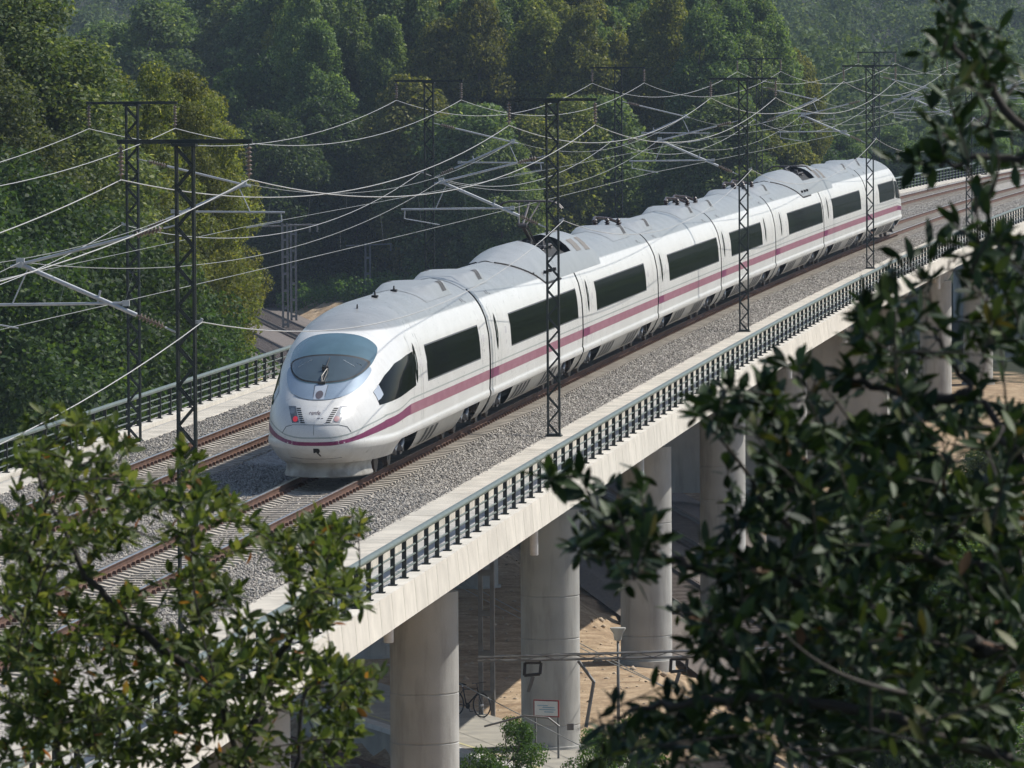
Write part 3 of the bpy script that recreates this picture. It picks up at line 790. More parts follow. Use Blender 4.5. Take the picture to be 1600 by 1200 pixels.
        for nm, pl, of, mt_ in (('visor_panel', cres, .004, SILV), ('visor_glass', glass, .008, VISOR), ('windscreen_frame', lens, .012, BLACK), ('windscreen', lens_in, .016, SCREEN)):
            g = MB(); nose_patch(g, tip, dr, pl, of, 8, c=(0, 2.55) if nm != 'visor_panel' else (0, 2.2)); car_part(nm, mid, g, mt_, car, True)
        g = MB(); nose_patch(g, tip, dr, [(-.14, 2.20), (.14, 2.20), (.12, 1.895), (-.12, 1.895)], .009, 4); car_part('centre_panel', mid, g, SILV2, car, True)
        g = MB(); nose_patch(g, tip, dr, [(.088 * math.cos(i * .5236), 1.99 + .088 * math.sin(i * .5236)) for i in range(12)], .013, 2); car_part('top_lamp', mid, g, flatm('lamp_dark', (0.115, 0.10, 0.11), .3), car, True)
        g = MB(); nose_line(g, tip, dr, [(.15, 2.2), (.128, 1.89)], .006, .009); nose_line(g, tip, dr, [(-.15, 2.2), (-.128, 1.89)], .005, .009)
        nose_line(g, tip, dr, smooth_poly(sym([(0, 2.62), (.5, 2.60), (.92, 2.56), (.98, 2.47), (.94, 2.33), (.86, 2.18), (.71, 2.03), (.47, 1.93), (.2, 1.885), (0, 1.88)]))[26:-26], .007, .004)
        nose_line(g, tip, dr, [(-.80, 1.15), (-.70, 1.30), (-.52, 1.352), (-.2, 1.358), (.2, 1.358), (.52, 1.352), (.70, 1.30), (.80, 1.15)], .006); nose_line(g, tip, dr, [(-.02, 1.355), (-.02, 1.075)], .005)
        nose_line(g, tip, dr, [(-.62, .60), (-.3, .575), (0, .57), (.3, .575), (.62, .60)], .006)
        car_part('panel_line', mid, g, SEAM, car)
        for sg in (1, -1):
            g = MB(); nose_patch(g, tip, dr, [(sg * u, z) for u, z in ((.375, 1.755), (.70, 1.755), (.55, 1.38), (.215, 1.395))], .004, 5); car_part('lamp_surround', mid, g, PAINT, car, True)
            g = MB(); nose_patch(g, tip, dr, [(sg * u, z) for u, z in ((.505, 1.75), (.69, 1.745), (.54, 1.39), (.375, 1.405))], .008, 5)
            hl = car_part('headlight', mid, g, LAMPG if sg < 0 else LAMPC, car, True, label='darker lamp cluster showing a red light' if sg < 0 else 'clear unlit lamp cluster')
            for (cu, cz_, rr, mt_) in ((.468, 1.475, .062, REDL if sg < 0 else PINKL), (.57, 1.645, .068, flatm('reflector', (0.30, 0.33, 0.35), .2, .4))):
                g = MB(); nose_patch(g, tip, dr, [(sg * cu + rr * math.cos(i * .5236), cz_ + rr * math.sin(i * .5236)) for i in range(12)], .013, 2); car_part('lamp', mid, g, mt_, car, True)
            g = MB()
            for i in range(8):
                z = 1.715 - i * .042; ce = .43 - (1.715 - z) * .46
                nose_patch(g, tip, dr, [(sg * (ce - .05), z), (sg * (ce + .052), z), (sg * (ce + .040), z - .024), (sg * (ce - .062), z - .024)], .0075, 2)
            car_part('grille', mid, g, BLACK, car)
        if k == 0:
            g = MB(); nose_patch(g, tip, dr, [(-.035, .825), (.085, .825), (.11, .80), (.11, .745), (.08, .715), (.135, .645), (.105, .638), (.045, .71), (.03, .735), (-.035, .715)], .006, 3, c=(.035, .77)); car_part('coupling_hatch', mid, g, BLACK, car)
            # lettering on the nose
            cu = bpy.data.curves.new('lettering', 'FONT'); cu.body = 'renfe'; cu.size = .125; cu.align_x = 'CENTER'; cu.resolution_u = 3; cu.shear = .25
            to = bpy.data.objects.new('lettering', cu); COL.objects.link(to)
            bpy.context.view_layer.update()
            tm = to.to_mesh(); g = MB()
            def LP(x, y):
                u, z = x - .035, 1.575 + y; nn = front_n(u, z); return W(tip + dr * (n_d(u, z) + nn.y * .006), u + nn.x * .006, z + nn.z * .006)
            g.add([LP(v.co.x, v.co.y) for v in tm.vertices], [tuple(p.vertices) for p in tm.polygons])
            to.to_mesh_clear(); bpy.data.objects.remove(to); bpy.data.curves.remove(cu)
            nose_line(g, tip, dr, [(.04, 1.497), (.09, 1.505), (.10, 1.49)], .006); nose_line(g, tip, dr, [(.13, 1.497), (.19, 1.50)], .006)
            car_part('lettering', mid, g, flatm('letter_purple', (0.07, 0.03, 0.06)), car)
            # wiper and things on the dashboard seen through the windscreen
            g = MB()
            def FP(u, z, of): nn = front_n(u, z); return W(tip + dr * (n_d(u, z) + nn.y * of), u + nn.x * of, z + nn.z * of)
            g.path([FP(0, 2.23, .03), FP(-.03, 2.33, .07), FP(.05, 2.47, .08), FP(.02, 2.55, .06)], .018, 6); g.path([FP(.02, 2.22, .03), FP(.08, 2.38, .08), FP(.06, 2.53, .07), FP(-.07, 2.57, .06)], .014, 6)
            g.path([FP(.0, 2.28, .045), FP(.02, 2.5, .06), FP(.05, 2.74, .05)], .010, 5); g.box(FP(0, 2.225, .03), (.16, .08, .06)); g.box(FP(.01, 2.50, .06), (.15, .05, .09))
            car_part('wiper', mid, g, flatm('wiper_metal', (0.05, 0.045, 0.04), .5), car)
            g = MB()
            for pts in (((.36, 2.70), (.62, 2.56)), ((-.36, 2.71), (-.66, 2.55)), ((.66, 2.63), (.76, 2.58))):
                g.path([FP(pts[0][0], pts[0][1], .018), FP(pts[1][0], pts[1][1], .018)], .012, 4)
            car_part('glass_mark', mid, g, flatm('silvery_dash_bar', (0.5, 0.55, 0.58), .4), car)  # silvery dashboard bars, laid on top of the glass
        for d_, h_ in ((7.0, .18), (10.4, .10), (14.2, .10)):
            z = 3.6 if d_ < 7.5 else 3.86
            g = MB(); p = W(tip + dr * d_, .12, z + .0); g.box((p.x, p.y, p.z + h_ / 2 + .02), (.05, .16, h_ + .06), taper=.4); g.box((p.x, p.y, p.z + .03), (.14, .26, .05)); car_part('antenna', mid, g, RUBBER, car)

# gangways
for i, q in enumerate(SEAMS):
    prof = [(n_U(z) * .975, .02 + z * .992) for z in Z_SIDE] + [(-n_U(z) * .975, .02 + z * .992) for z in Z_SIDE[-2::-1]]
    org = W(q, 0, 0); mb = MB().sweep(prof, [q - .25, q - .08, q + .08, q + .25])
    ob('gangway', mb.mesh('gangway', RUBBER, org, True, 40), tr, org - T0)

# bogies
def bogie_mesh():
    f = MB()
    for sg in (1, -1):
        f.box((sg * 1.0, 0, .56), (.16, 3.0, .20)); f.box((sg * 1.0, 1.25, .46), (.22, .42, .34)); f.box((sg * 1.0, -1.25, .46), (.22, .42, .34)); f.box((sg * 1.02, 0, .72), (.34, .8, .3))
        for y in (-.7, .75): f.path([(sg * 1.18, y, .38), (sg * 1.18, y + .08, .75)], .06, 8)
    f.box((0, 0, .58), (1.9, .5, .25)); f.box((0, 1.25, .45), (1.6, .25, .25)); f.box((0, -1.25, .45), (1.6, .25, .25)); f.box((0, .0, .77), (2.3, 3.2, .06))
    return f.mesh('bogie', DARKM)
bgm = bogie_mesh()
whm = MB().lathe([(.20, -.07), (.42, -.065), (.46, -.06), (.46, .03), (.49, .055), (.40, .075), (.2, .08)], 22, axis='x').mesh('wheel', [pm('wheel_steel', (0.10, 0.085, 0.075), (0.06, 0.05, 0.045), rough=.55, metal=.4, scale=4)], smooth=True, angle=35)
dmm = MB().path([(0, -.3, -.05), (0, .15, .06)], .085, 10); dmm.path([(0, .1, .05), (0, .5, .13)], .05, 8); dmm = dmm.mesh('damper', GEAR, smooth=True, angle=40)
bpos = [TIP + 5.95, SEAMS[0] - 3.85] + [x for i in range(6) for x in (SEAMS[i] + 3.75, SEAMS[i + 1] - 3.75)] + [SEAMS[6] + 3.85, TAIL - 5.95]
for q in bpos:
    o = ob('bogie', bgm, tr, W(q, 0, 0) - T0, -head(q))
    for y in (-1.25, 1.25):
        for sg in (-1, 1):
            ob('wheel', whm, o, (sg * .76, y, .462), rot=(0, 0, 0 if sg < 0 else math.pi))
    for sg in (-1, 1):
        for y in (.35, -.9): ob('damper', dmm, o, (sg * 1.2, y, .55))

# roof fairings, units, pantographs
_rz = [z for z in np.linspace(2.9, 3.89, 60)]
def roof_z(u): return float(np.interp(-abs(u), [-n_U(z) for z in _rz], _rz))
ROOFM = pm('roof_fairing_paint', (0.30, 0.31, 0.312), (0.255, 0.265, 0.267), rough=.38, scale=1.5, grime=((0.25, 0.26, 0.27), 2, .4, (1, .4, 1)))
def offset_roof(mb, ss_, hs, ws, edge=3.0, mi=0, nt_=16, t0=-1, t1=1, base=.012):
    rows = []
    for s_, h_, w_ in zip(ss_, hs, ws):
        rows.append([W(s_, w_ * t, roof_z(w_ * t) + base + h_ * (1 - abs(t) ** edge)) for t in np.linspace(t0, t1, nt_ + 1)])
    mb.grid(rows)
def fairing(s_seam, raised, dr):
    S = lambda x: s_seam + x
    lx = lambda a, n: [a[0] + (a[1] - a[0]) * i / n for i in range(n + 1)]
    org = W(s_seam, 0, 3.8)
    mb = MB(); x = lx((-12.4, -4.0), 16)
    w = [1.22 * min(1, math.sqrt(max(0, (v + 12.5) / 4.5))) for v in x]; h = [.30 * float(sstep(v, -13.2, -7.0)) for v in x]
    offset_roof(mb, [S(v) for v in x], h, w)
    fo = ob('pantograph_fairing', mb.mesh('dome', ROOFM, org, True), tr, org - T0)
    e = MB()                                                # rubber edge of the dome
    e.path([W(S(v), 1.235 * min(1, math.sqrt(max(0, (v + 12.6) / 4.5))), roof_z(1.235 * min(1, math.sqrt(max(0, (v + 12.6) / 4.5)))) + .012) for v in x], .03, 5)
    e.path([W(S(v), -1.235 * min(1, math.sqrt(max(0, (v + 12.6) / 4.5))), roof_z(1.235 * min(1, math.sqrt(max(0, (v + 12.6) / 4.5)))) + .012) for v in x], .03, 5)
    ob('edge_seal', e.mesh('edge_seal', RUBBER, org), fo)
    r = MB(); x = lx((2.3, 9.6), 10); w = [1.22 * (1 if v < 8 else math.sqrt(max(.1, 1 - ((v - 8) / 1.75) ** 2 * .9))) for v in x]; h = [.30 * (1 - float(sstep(v, 6.5, 9.8))) for v in x]
    offset_roof(r, [S(v) for v in x], h, w)
    for t0, t1 in ((-1, -.74), (.74, 1)):
        x2 = lx((-4.0, 2.3), 6); offset_roof(r, [S(v) for v in x2], [.30] * 7, [1.22] * 7, nt_=4, t0=t0, t1=t1)
    ob('fairing_rear', r.mesh('fairing_rear', ROOFM, org, True, 50), fo)
    wl = MB(); z0, z1 = 3.62, 4.12
    for q0, q1 in ((-4.0, -3.9), (2.2, 2.3)):
        pts = [W(S(q1 if q0 < -2 else q0), u, roof_z(u) + .31 * (1 - abs(u / 1.22) ** 3)) for u in np.linspace(-.9, .9, 13)]
        wl.grid([[Vector((p.x, p.y, z0)) for p in pts], pts])
    wl.grid([[W(S(v), u, 3.90 if abs(u) < .5 else roof_z(u) + .02) for u in np.linspace(-.92, .92, 13)] for v in (-3.95, 2.25)])
    for sg in (-1, 1):
        u = .905 * sg; wl.grid([[W(S(v), u, 3.5) for v in (-3.95, 2.25)], [W(S(v), u, roof_z(u) + .30 * (1 - (.905 / 1.22) ** 3) + .012) for v in (-3.95, 2.25)]])
    ob('well', wl.mesh('well', WELL, org), fo)
    lv = MB()
    for a0, a1, u0, u1 in ((3.6, 5.0, .62, .95), (6.0, 7.4, .62, .98), (3.2, 8.0, .02, .10)):
        lv.grid([[W(S(v), u, roof_z(u) + .025 + .30 * (1 - float(sstep(v, 6.5, 9.8))) * (1 - abs(u / 1.22) ** 3)) for u in (u0, (u0 + u1) / 2, u1)] for v in lx((a0, a1), 4)])
    ob('louvre', lv.mesh('louvre', GRLOUV, org), fo)
    rv = MB()
    for v in (-11.0, -9.3, -7.6, -6.2, -5.0): p = W(S(v), 1.16 * min(1, math.sqrt((v + 12.5) / 4.5)), 0); rv.box((p.x, p.y, roof_z(1.1) + .14), (.09, .14, .09))
    ob('bolt', rv.mesh('bolts', RUBBER, org), fo, kind='stuff')
    # pantograph in the well
    pg = MB(); pb = W(S(-1.0), 0, 3.98)
    def q(y, x_, z): return W(S(-1.0 + y), x_, 3.98 + z)
    for x_ in (-.55, .55): pg.path([q(-1.3, x_, 0), q(1.3, x_, 0)], .035, 6)
    for y in (-1.2, 1.2): pg.path([q(y, -.55, 0), q(y, .55, 0)], .035, 6)
    for y in (-1.2, 1.2):
        for x_ in (-.5, .5): pg.lathe([(.06, -.12), (.09, -.09), (.06, -.06), (.09, -.03), (.05, 0)], 10, q(y, x_, 0))
    for x_ in (-.3, 0, .35): pg.box(q(.2, x_, .07), (.14, .5, .12))
    if raised:
        el = q(-1.6, 0, .62); hd = q(.35, 0, 1.27)
        pg.path([q(.9, 0, .05), el], .055, 8); pg.path([el, hd], .035, 8); pg.path([q(.8, .12, .04), el + Vector((.1, 0, .06))], .02, 5)
        pg.path([el + Vector((-.12, 0, 0)), el + Vector((.12, 0, 0))], .07, 8); pg.path([el + Vector((.1, 0, 0)), hd + Vector((.3, 0, -.04))], .022, 5); pg.path([el + Vector((-.1, 0, 0)), hd + Vector((-.3, 0, -.04))], .022, 5)
        for y in (-.22, .22): pg.path([hd + Vector((x_, y, z)) for x_, z in ((-.95, -.22), (-.8, -.06), (-.6, 0), (.6, 0), (.8, -.06), (.95, -.22))], .028, 6)
        pg.path([hd + Vector((-.3, -.22, -.02)), hd + Vector((-.3, .22, -.02))], .02, 5); pg.path([hd + Vector((.3, -.22, -.02)), hd + Vector((.3, .22, -.02))], .02, 5)
    else:
        pg.path([q(.9, 0, .05), q(-1.3, 0, .2)], .05, 8); pg.path([q(-1.3, 0, .2), q(1.2, 0, .26)], .03, 8)
        for y in (1.0, 1.35): pg.path([q(y, x_, z) for x_, z in ((-.95, .08), (-.7, .27), (.7, .27), (.95, .08))], .028, 6)
    ob('pantograph', pg.mesh('pantograph', flatm('pantograph_metal', (0.10, 0.09, 0.09), .5, .3), org, True, 40), tr, org - T0, label='raised pantograph touching the wire' if raised else 'folded pantograph')
fairing(SEAMS[1], True, 1); fairing(SEAMS[5], False, -1)
def roof_unit(q, sgn):
    org = W(q, 0, 3.8); mb = MB()
    ut = lambda u, h: max(roof_z(u) + .008, min(roof_z(u) + h * 1.7, 3.875 + h * .27 - .05 * u * u, roof_z(.86) + .01 + (.86 - abs(u)) * 1.8 * h / .27))
    rows = []
    for v, h in ((-4.2, 0), (-3.6, .03), (-2.8, .10), (-1.9, .18), (-1.0, .24), (-.2, .27), (1.1, .27), (1.35, .22), (1.5, 0)):
        rows.append([W(q + sgn * v, u, ut(u, h)) for u in np.linspace(-.86, .86, 31)])
    mb.grid(rows)
    o = ob('roof_unit', mb.mesh('roof_unit', ROOFM, org, True, 42), tr, org - T0)
    for sg in (-1, 1):
        lv = MB()
        for e in (-.42, .02):
            lv.grid([[W(q + sgn * v, sg * u, ut(u, .27) + .014) for u in (.58, .64, .70, .75, .80)] for v in (e + .3, e + .68)])
        ob('louvre', lv.mesh('louvre', flatm('dark_louvre', (0.06, 0.06, 0.062), .7), org), o)
    return o
for i, q in enumerate(SEAMS):
    if i not in (1, 5):
        roof_unit(q - 4.6, 1); roof_unit(q + 3.6, 1)
for q, ins in ((SEAMS[2] - 2.3, True), (SEAMS[3] - 1.6, True), (SEAMS[3] + 1.6, True), (SEAMS[4] - 2.2, True), (SEAMS[4] + 1.5, True)):
    org = W(q, 0, 3.9); mb = MB()
    for x_ in (-.35, .05, .4):
        mb.lathe([(.05, 0), (.10, .03), (.05, .07), (.10, .11), (.05, .15), (.09, .19), (.03, .25)], 10, W(q, x_, 3.88))
    mb.path([W(q - .5, -.35, 4.05), W(q, -.35, 4.16), W(q + .5, .05, 4.1), W(q + .8, .4, 3.95)], .05, 6)
    ob('roof_insulator', mb.mesh('roof_insulator', pm('dark_brown_porcelain', (0.05, 0.03, 0.026), (0.03, 0.02, 0.02), rough=.35), org, True, 40), tr, org - T0)
# ------------------------------------------------------------------ catenary masts on the viaduct
MASTM = pm('mast_paint', (0.013, 0.022, 0.020), (0.009, 0.015, 0.014), rough=.5, scale=5)
TUBE = pm('galvanised_tube', (0.50, 0.52, 0.54), (0.40, 0.42, 0.44), rough=.45, metal=.35, scale=3)
WIREM = pm('bare_wire', (0.50, 0.50, 0.49), (0.42, 0.42, 0.41), rough=.5, metal=.1, scale=.4)
WIRED = pm('dull_wire', (0.34, 0.35, 0.34), (0.26, 0.27, 0.26), rough=.55, metal=.1, scale=.4)
INSM = pm('ribbed_insulator', (0.24, 0.19, 0.155), (0.15, 0.115, 0.09), rough=.3, scale=8)
HW, HM = .148, 8.70
leg_me = MB().box((0, 0, HM / 2), (.044, .05, HM)).mesh('leg', MASTM)
bl = math.hypot(2 * HW, .345)
brace_me = MB().box((0, 0, 0), (bl + .03, .010, .040)).mesh('brace', MASTM)
n_b = int(HM / .345)
foot_me = MB().box((0, 0, .015), (.42, .42, .03)); foot_me.box((0, 0, .05), (.36, .36, .04)); foot_me = foot_me.mesh('foot_plate', MASTM)
arm_me = MB().box((0, 0, 0), (2.36, .10, .075)); arm_me.box((0, 0, -.06), (.42, .36, .05)); arm_me = arm_me.mesh('crossarm', MASTM)
def ins_prof(L, n=6, r=.062, c=.022):
    pr = [(.012, 0), (.012, .06 * L)]
    for i in range(n):
        z = L * (.08 + .84 * i / n); st = L * .84 / n
        pr += [(c, z), (r, z + st * .35), (r * .9, z + st * .5), (c, z + st * .6)]
    return pr + [(.012, L * .94), (.012, L)]
hang_me = MB().lathe([(r, -z) for r, z in ins_prof(.62, 7, .06)][::-1], 10).mesh('insulator', INSM, smooth=True, angle=40)
mono_me = MB().lathe(ins_prof(.55, 7, .066), 10).mesh('insulator', INSM, smooth=True, angle=40)
def tilt(p, q):
    d = (Vector(q) - Vector(p)).normalized(); return d.to_track_quat('Z', 'Y').to_euler()
def mast_proto(t):
    """t: -1 the bracket reaches to the left of the mast, +1 to the right"""
    L = []
    for x in (-HW, HW):
        for y in (-.07, .07): L.append(('leg', leg_me, (x, y, 0), None))
    for i in range(n_b):
        for y in (-.10, .10):
            up = 1 if i % 2 else -1
            L.append(('brace', brace_me, (0, y, (i + .5) * .345), (0, -up * math.atan2(.345, 2 * HW), 0)))
    L.append(('foot_plate', foot_me, (0, 0, 0), None)); L.append(('crossarm', arm_me, (0, 0, 8.73), None))
    for x in (-1.12, 1.12): L.append(('insulator', hang_me, (x, 0, 8.69), None))
    a0, tip = Vector((t * .17, 0, 7.28)), Vector((t * 2.9, 0, 6.61)); b0 = Vector((t * .17, 0, 5.42))
    e = a0 + (tip - a0).normalized() * .22; f = b0 + (tip - b0).normalized() * .22
    L.append(('insulator', mono_me, e, tilt(a0, tip))); L.append(('insulator', mono_me, f, tilt(b0, tip)))
    e2 = a0 + (tip - a0).normalized() * .76; f2 = b0 + (tip - b0).normalized() * .76
    c = MB(); c.path([a0, e], .014, 6); c.path([b0, f], .018, 6); c.path([e2, tip + (tip - a0).normalized() * .18], .030, 8); c.path([f2, tip], .040, 8)
    c.path([tip + Vector((0, -.08, 0)), tip + Vector((0, .08, 0))], .06, 8); c.box(tip + Vector((0, 0, .03)), (.14, .08, .16))
    L.append(('cantilever', c.mesh('cantilever', TUBE, smooth=True, angle=50), (0, 0, 0), None))
    r0, r1 = Vector((t * 1.05, 0, 5.93)), Vector((t * 3.95, 0, 5.90))
    g = MB(); g.path([r0, r1], .028, 8); g.path([Vector((t * 1.5, 0, 6.15)), Vector((t * 1.55, 0, 5.93))], .02, 6); g.path([tip + Vector((-t * .12, 0, -.1)), Vector((t * 3.05, 0, 5.92))], .014, 5)
    g.box(r0, (.12, .06, .1)); g.path([Vector((t * 3.85, 0, 5.9)), Vector((t * 3.87, 0, 5.66))], .016, 5); g.path([Vector((t * 3.87, 0, 5.66)), Vector((t * 2.95, 0, 5.50))], .014, 6)
    L.append(('registration_tube', g.mesh('registration_tube', TUBE, smooth=True, angle=50), (0, 0, 0), None))
    w = MB(); w.box((-t * .2, 0, 5.6), (.12, .06, .06)); w.path([(-t * .25, 0, 5.6), (-t * .28, 0, 5.66)], .03, 6)
    L.append(('wire_clamp', w.mesh('wire_clamp', TUBE), (0, 0, 0), None))
    return L
near_p, far_p = mast_proto(-1), mast_proto(1)
SA, LM, UN, UF, SF = -37.25, 64.383, 2.963, -7.659, 24.72
near_lab = {-1: 'dark lattice catenary mast on the near kerb, close to the viewpoint below the picture', 0: 'tallest dark lattice catenary mast, its foot hidden behind the leafy shrub', 1: 'dark lattice mast rising in front of the second coach of the train', 2: 'dark lattice mast rising in front of the fifth coach of the train',
            3: 'dark lattice mast rising in front of the rear coach of the train', 4: 'dark lattice mast beyond the rear of the train, on the near kerb', 5: 'farthest dark lattice mast on the near kerb, past the train'}
far_lab = {-1: 'dark lattice mast on the far kerb, left of the picture', 0: 'dark lattice mast on the far kerb, left of the train nose', 1: 'dark lattice mast on the far kerb, behind the roof of the front coach', 2: 'dark lattice mast on the far kerb, behind the roof of the third coach',
           3: 'dark lattice mast on the far kerb, behind the roof of the fifth coach', 4: 'dark lattice mast on the far kerb, behind the roof of the seventh coach', 5: 'farthest dark lattice mast on the far kerb, beyond the train'}
for row, labs, u, s_, proto in (('near', near_lab, UN, SA, near_p), ('far', far_lab, UF, SF, far_p)):
    for i, lb in labs.items():
        q = s_ + LM * i
        mt = thing('catenary_mast', lb, 'mast', W(q, u, -.298), -head(q), 'catenary masts along the viaduct')
        for nm, me, lo, ro in proto: ob(nm, me, mt, lo, rot=ro)
def span_wire(name, label, u, z, sag, r, s_, mat, ilo=-2, ihi=6, droppers=None):
    pts = []
    for i in range(ilo, ihi):
        for j in range(24):
            t = j / 24; q = s_ + LM * (i + t); pts.append(W(q, u(t, i) if callable(u) else u, z - sag * 4 * t * (1 - t)))
    pts.append(W(s_ + LM * ihi, u(0, ihi) if callable(u) else u, z))
    og = pts[0]
    o = ob(name, MB().path(pts, r, 6).mesh(name, mat, og, True), None, og, label=label, cat='wire', group='overhead wires of the viaduct')
    if droppers:
        for i in range(-1, 5):
            for t in (.08, .2, .32, .44, .56, .68, .8, .92):
                q = s_ + LM * (i + t); zt = z - sag * 4 * t * (1 - t); d = MB(); uu = u(t, i) if callable(u) else u
                p = W(q, uu, zt); d.path([(0, 0, 0), W(q, droppers[1](t, i), droppers[0]) - p], .003, 4)
                ob('dropper', d.mesh('dropper', WIRED), o, p - og)
zf = HM - .298 + .03 - .66
for nm, u, s_ in (('near', UN, SA), ('far', UF, SF)):
    for sg, sd in ((-1, 'left'), (1, 'right')):
        span_wire('feeder_cable', f'pale feeder cable slung from the {sd} crossarm ends of the {nm} mast row', u + sg * 1.12, zf, .92, .0095, s_, WIREM)
    t = 1 if nm == 'near' else -1
    span_wire('earth_cable', f'pale earth cable clamped halfway up the {nm} row of masts', u + t * .28, 5.30, 1.1, .0095, s_, WIREM)
    uc = 0 if nm == 'near' else TC
    stag = lambda tt, i, uc=uc: uc + .2 * ((1 if i % 2 else -1) * (1 - 2 * tt) if tt < 1 else 0)
    um = (u - 2.9) if nm == 'near' else (u + 2.9)
    span_wire('messenger_wire', f'thin sagging messenger wire over the {nm} track', um, 6.35, .85, .007, s_, WIRED, droppers=(5.21, stag))
    span_wire('contact_wire', f'thin straight contact wire over the {nm} track', stag, 5.20, .02, .0065, s_, WIRED)

# ------------------------------------------------------------------ the station below the viaduct
PLAT = pm('platform_paving', (0.40, 0.375, 0.32), (0.30, 0.285, 0.25), rough=.9, scale=1.2, bump=.1, spec=.2)
def PX(l, n_, z): return Vector((PE0[0] + PED[0] * l + PEN[0] * n_, PE0[1] + PED[1] * l + PEN[1] * n_, z))
pl = thing('platform', 'low paved station platform under the viaduct beside the bicycle', 'platform', PX(0, 2, -10.2))
mb = MB(); a, b = -36, 30
mb.add([PX(a, .0, -9.18), PX(b, .0, -9.18), PX(b, 3.9, -9.18), PX(a, 3.9, -9.18), PX(a, .05, -10.4), PX(b, .05, -10.4), PX(b, 3.9, -10.4), PX(a, 3.9, -10.4)], [(0, 1, 2, 3), (0, 4, 5, 1), (2, 6, 7, 3), (1, 5, 6, 2), (0, 3, 7, 4)])
wpart('paving', mb, PLAT, pl)
cp = MB()
for i in range(int((b - a) / 1.5)):
    l = a + i * 1.5; cp.add([PX(l + .01, -.06, -9.165), PX(l + 1.49, -.06, -9.165), PX(l + 1.49, .35, -9.165), PX(l + .01, .35, -9.165), PX(l + .01, -.06, -9.30), PX(l + 1.49, -.06, -9.30)], [(0, 1, 2, 3), (0, 4, 5, 1)])
wpart('coping', cp, pm('white_coping', (0.62, 0.61, 0.57), (0.52, 0.5, 0.46), rough=.8, scale=2), pl)
wpart('yellow_line', MB().add([PX(a, .62, -9.172), PX(b, .62, -9.172), PX(b, .74, -9.172), PX(a, .74, -9.172)], [(0, 1, 2, 3)]), pm('yellow_paint', (0.55, 0.50, 0.26), (0.45, 0.42, 0.25), rough=.8), pl)
sd = thing('siding_track', 'track sunk beside the station platform under the viaduct', 'railway track', PX(0, -1.6, -10.2))
for n_ in (-.85, -2.35):
    mb = MB(); mb.add([PX(l_, n_ + x, -9.98 + z) for l_ in (a, b) for x, z in ((-.036, 0), (.036, 0), (.036, -.05), (.07, -.16), (-.07, -.16), (-.036, -.05))], [(0, 1, 7, 6), (1, 2, 8, 7), (2, 3, 9, 8), (5, 0, 6, 11), (4, 5, 11, 10)])
    wpart('rail', mb, [RUST], sd)
for i in range(60):
    l_ = a + i * 1.1; c = PX(l_, -1.6, -10.17)
    if i == 0: ssl = MB().box((0, 0, 0), (2.4, .26, .1)).mesh('sleeper', SLEEP)
    ob('sleeper', ssl, sd, c - sd.location, math.atan2(PEN[1], PEN[0]))

def low_pt(y, off, z): return Vector((float(low_x(y)) + off, y, z))
for off, lab in ((-2.1, 'old lower track passing under the viaduct, the one nearer the trees'), (2.1, 'old lower track passing under the viaduct, the one farther from the trees')):
    lt = thing('lower_track', lab, 'railway track', low_pt(150, off, -10.05), group='tracks passing under the viaduct')
    for du in (-.84, .84):
        mb = MB(); mb.grid([[low_pt(y, off + du + x, -9.83 + z) for x, z in ((-.07, -.16), (-.036, -.05), (-.036, 0), (.036, 0), (.036, -.05), (.07, -.16))] for y in srange(-110, 600, 8)])
        wpart('rail', mb, pm('dark_old_rail', (0.075, 0.055, 0.045), (0.05, 0.04, 0.035), rough=.75), lt)
    sx = MB()
    for y in srange(-110, 560, .65): sx.box(low_pt(y, off, -10.0), (2.5, .26, .1), rz=math.atan2(1, -float(low_x(y + 1) - low_x(y))) - math.pi / 2)
    wpart('sleepers', sx, pm('old_sleeper', (0.16, 0.13, 0.11), (0.11, 0.09, 0.08), rough=.9), lt, kind='stuff')
mb = MB(); mb.grid([[low_pt(y, o_, -10.06 if abs(o_) < 4.6 else -10.2) for o_ in (-5.2, -4.3, 4.3, 5.2)] for y in srange(-120, 600, 6)])
ob('lower_ballast', mb.mesh('lower_ballast', pm('old_ballast', (0.21, 0.175, 0.15), (0.12, 0.105, 0.095), rough=.95, scale=9, bump=.8, bscale=14)), kind='structure')

GALV = pm('weathered_steel_post', (0.20, 0.205, 0.205), (0.13, 0.13, 0.13), rough=.6, metal=.3, scale=3)
def h_post(loc, h, label, rz=0, name='line_post', w=.34):
    t = thing(name, label, 'post', loc, rz, 'posts of the lower railway')
    lg = MB().box((0, 0, h / 2), (.12, .20, h)).mesh('leg', GALV); bt = MB().box((0, 0, 0), (w, .03, .16)).mesh('batten', GALV)
    for x in (-w / 2, w / 2): ob('leg', lg, t, (x, 0, 0))
    for i in range(int(h / 1.15)):
        for y in (-.11, .11): ob('batten', bt, t, (0, y, .7 + i * 1.15))
    return t
pw = W(45, -.8, 0); h_post((pw.x, pw.y, -9.3), 6.2, 'steel battened post standing behind the leaning bicycle')
